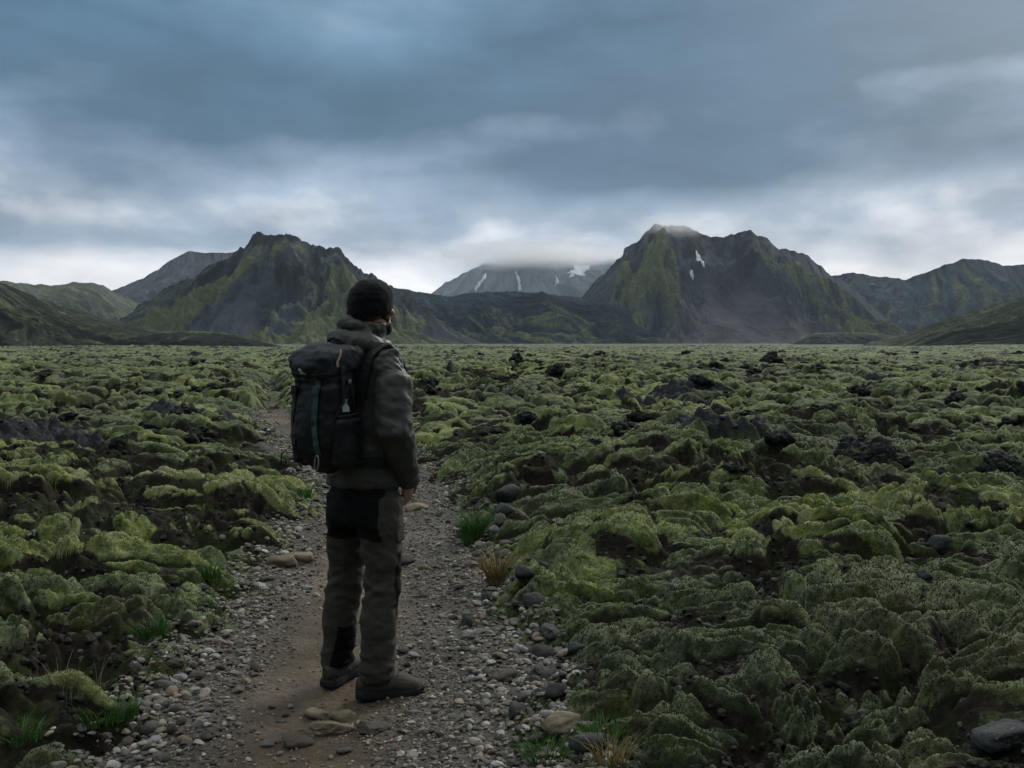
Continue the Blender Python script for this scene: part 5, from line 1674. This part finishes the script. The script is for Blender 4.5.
M_GG = grass_mat('fresh_grass', (.035, .10, .018), (.095, .20, .045))
M_GD = grass_mat('dry_grass', (.20, .15, .055), (.36, .29, .13))
M_GP = grass_mat('dead_stems', (.20, .18, .13), (.32, .29, .22))
TUFTS = [
    (478, 535, 34, 34, M_GG, 420, 'green grass tuft on the right edge of the path beyond the hiker'),
    (470, 545, 20, 13, M_GG, 120, 'small low green grass tuft in front of the taller tuft on the right path edge'),
    (497, 582, 44, 20, M_GD, 260, 'golden dry grass tuft on the right edge of the path'),
    (489, 568, 24, 12, M_GD, 90, 'small golden dry tuft left of the taller dry grass'),
    (546, 757, 30, 46, M_GG, 300, 'green grass tuft beside the big tan boulder'),
    (96, 716, 26, 56, M_GG, 230, 'green grass tuft at the bottom left beside the gravel'),
    (122, 712, 24, 30, M_GG, 160, 'small green tuft at the right end of the bottom left grass'),
    (20, 735, 22, 40, M_GG, 150, 'green grass tuft at the bottom left corner'),
    (612, 764, 50, 30, M_GD, 90, 'dry yellow grass tuft at the bottom edge right of the path'),
    (300, 497, 18, 24, M_GG, 150, 'green grass patch left of the backpack at the path edge'),
    (208, 575, 20, 26, M_GG, 160, 'green grass tuft at the moss edge left of the path'),
    (150, 632, 22, 34, M_GG, 200, 'green grass fringe below the mossy bank at left'),
    (600, 735, 26, 40, M_GG, 220, 'green grass tuft right of the big tan boulder'),
]
for i, (px, py, hpx, wpx, mat, nb_, lab) in enumerate(TUFTS):
    p = hit(px, py); h = p.y * hpx / F; rr_ = p.y * wpx / F / 2
    o = link('grass_tuft', tuft_mesh('grass_tuft', nb_, h, rr_, 60 + i, .7, .0017 + .0003 * p.y), mat); o.location = p
    tag(o, lab, 'grass tuft', 'grass tufts along the path')
STEMS = [(62, 700, 62, 26, 9, 'pale dead stems standing at the left above the green grass'), (92, 690, 44, 34, 6, 'leaning pale dead stems in the dark hollow at left'), (668, 760, 60, 16, 4, 'thin pale dead stems at the bottom right of the path'), (802, 622, 36, 10, 3, 'thin pale dead stem in the moss at the middle right')]
for i, (px, py, hpx, wpx, nb_, lab) in enumerate(STEMS):
    p = hit(px, py); h = p.y * hpx / F; rr_ = p.y * wpx / F / 2
    o = link('dead_stems', tuft_mesh('dead_stems', nb_, h, rr_, 160 + i, .6, .0016), M_GP); o.location = p
    tag(o, lab, 'dead stems', 'dead stems in the moss')

# --- the woolly pile of the moss close by: countless tiny shoots
NB = 380000
m_rng = np.random.default_rng(21)
r_ = np.exp(m_rng.uniform(np.log(2.4), np.log(13.0), NB)); a_ = m_rng.uniform(-.62, .62, NB)
mx = (r_ * np.sin(a_)).astype(np.float32); my = (r_ * np.cos(a_)).astype(np.float32)
mz, mo, to, ro = ground_fields(mx, my)
e_ = .012
nxg = (ground_fields(mx + e_, my)[0] - mz) / e_; nyg = (ground_fields(mx, my + e_)[0] - mz) / e_
kp = (mo > .55 + .3 * m_rng.uniform(0, 1, NB)) & (ro < .3) & (mz > path_z(mx, my) + .01)
mx, my, mz, to, nxg, nyg, r_ = [q[kp] for q in (mx, my, mz, to, nxg, nyg, r_)]
nn_ = np.stack([-nxg, -nyg, np.ones_like(nxg)], 1); nn_ /= np.linalg.norm(nn_, axis=1, keepdims=True)
dr = nn_ + m_rng.normal(0, .55, nn_.shape); dr /= np.linalg.norm(dr, axis=1, keepdims=True)
ln = (.009 + .014 * m_rng.uniform(0, 1, len(mx)) ** 2) * (.7 + .10 * r_)
sd_ = np.cross(dr, m_rng.normal(size=dr.shape)); sd_ /= np.linalg.norm(sd_, axis=1, keepdims=True)
wd = (.0009 + .00036 * r_)[:, None]
p0 = np.stack([mx, my, mz - .003], 1)
vv = np.stack([p0 - sd_ * wd, p0 + sd_ * wd, p0 + dr * ln[:, None]], 1).reshape(-1, 3)
ff = np.arange(len(vv), dtype=np.int32).reshape(-1, 3)
tn_ = np.repeat(to + m_rng.normal(0, .22, len(mx)), 3)
n = NT('moss_shoots'); co = n.coord()
mid = n.noise(co, 8, 6, 0.68)
t = n.math('ADD', n.attr('tone'), n.math('MULTIPLY', n.math('SUBTRACT', mid, 0.585), 4.6))
mc = n.ramp(n.rng(t, -1.15, 1.15), [(0.0, (.009, .014, .003)), (0.30, (.022, .035, .007)), (0.48, (.050, .073, .012)), (0.66, (.10, .126, .021)), (0.84, (.19, .203, .038)), (1.0, (.19, .205, .08))])
M_SHOOT = n.done(mc, .9, None, .1)
tag(link('moss', mesh_np('moss', vv, ff, False, {'tone': tn_}), M_SHOOT), 'woolly green moss pile covering the lava near the camera', 'moss', kind='stuff')
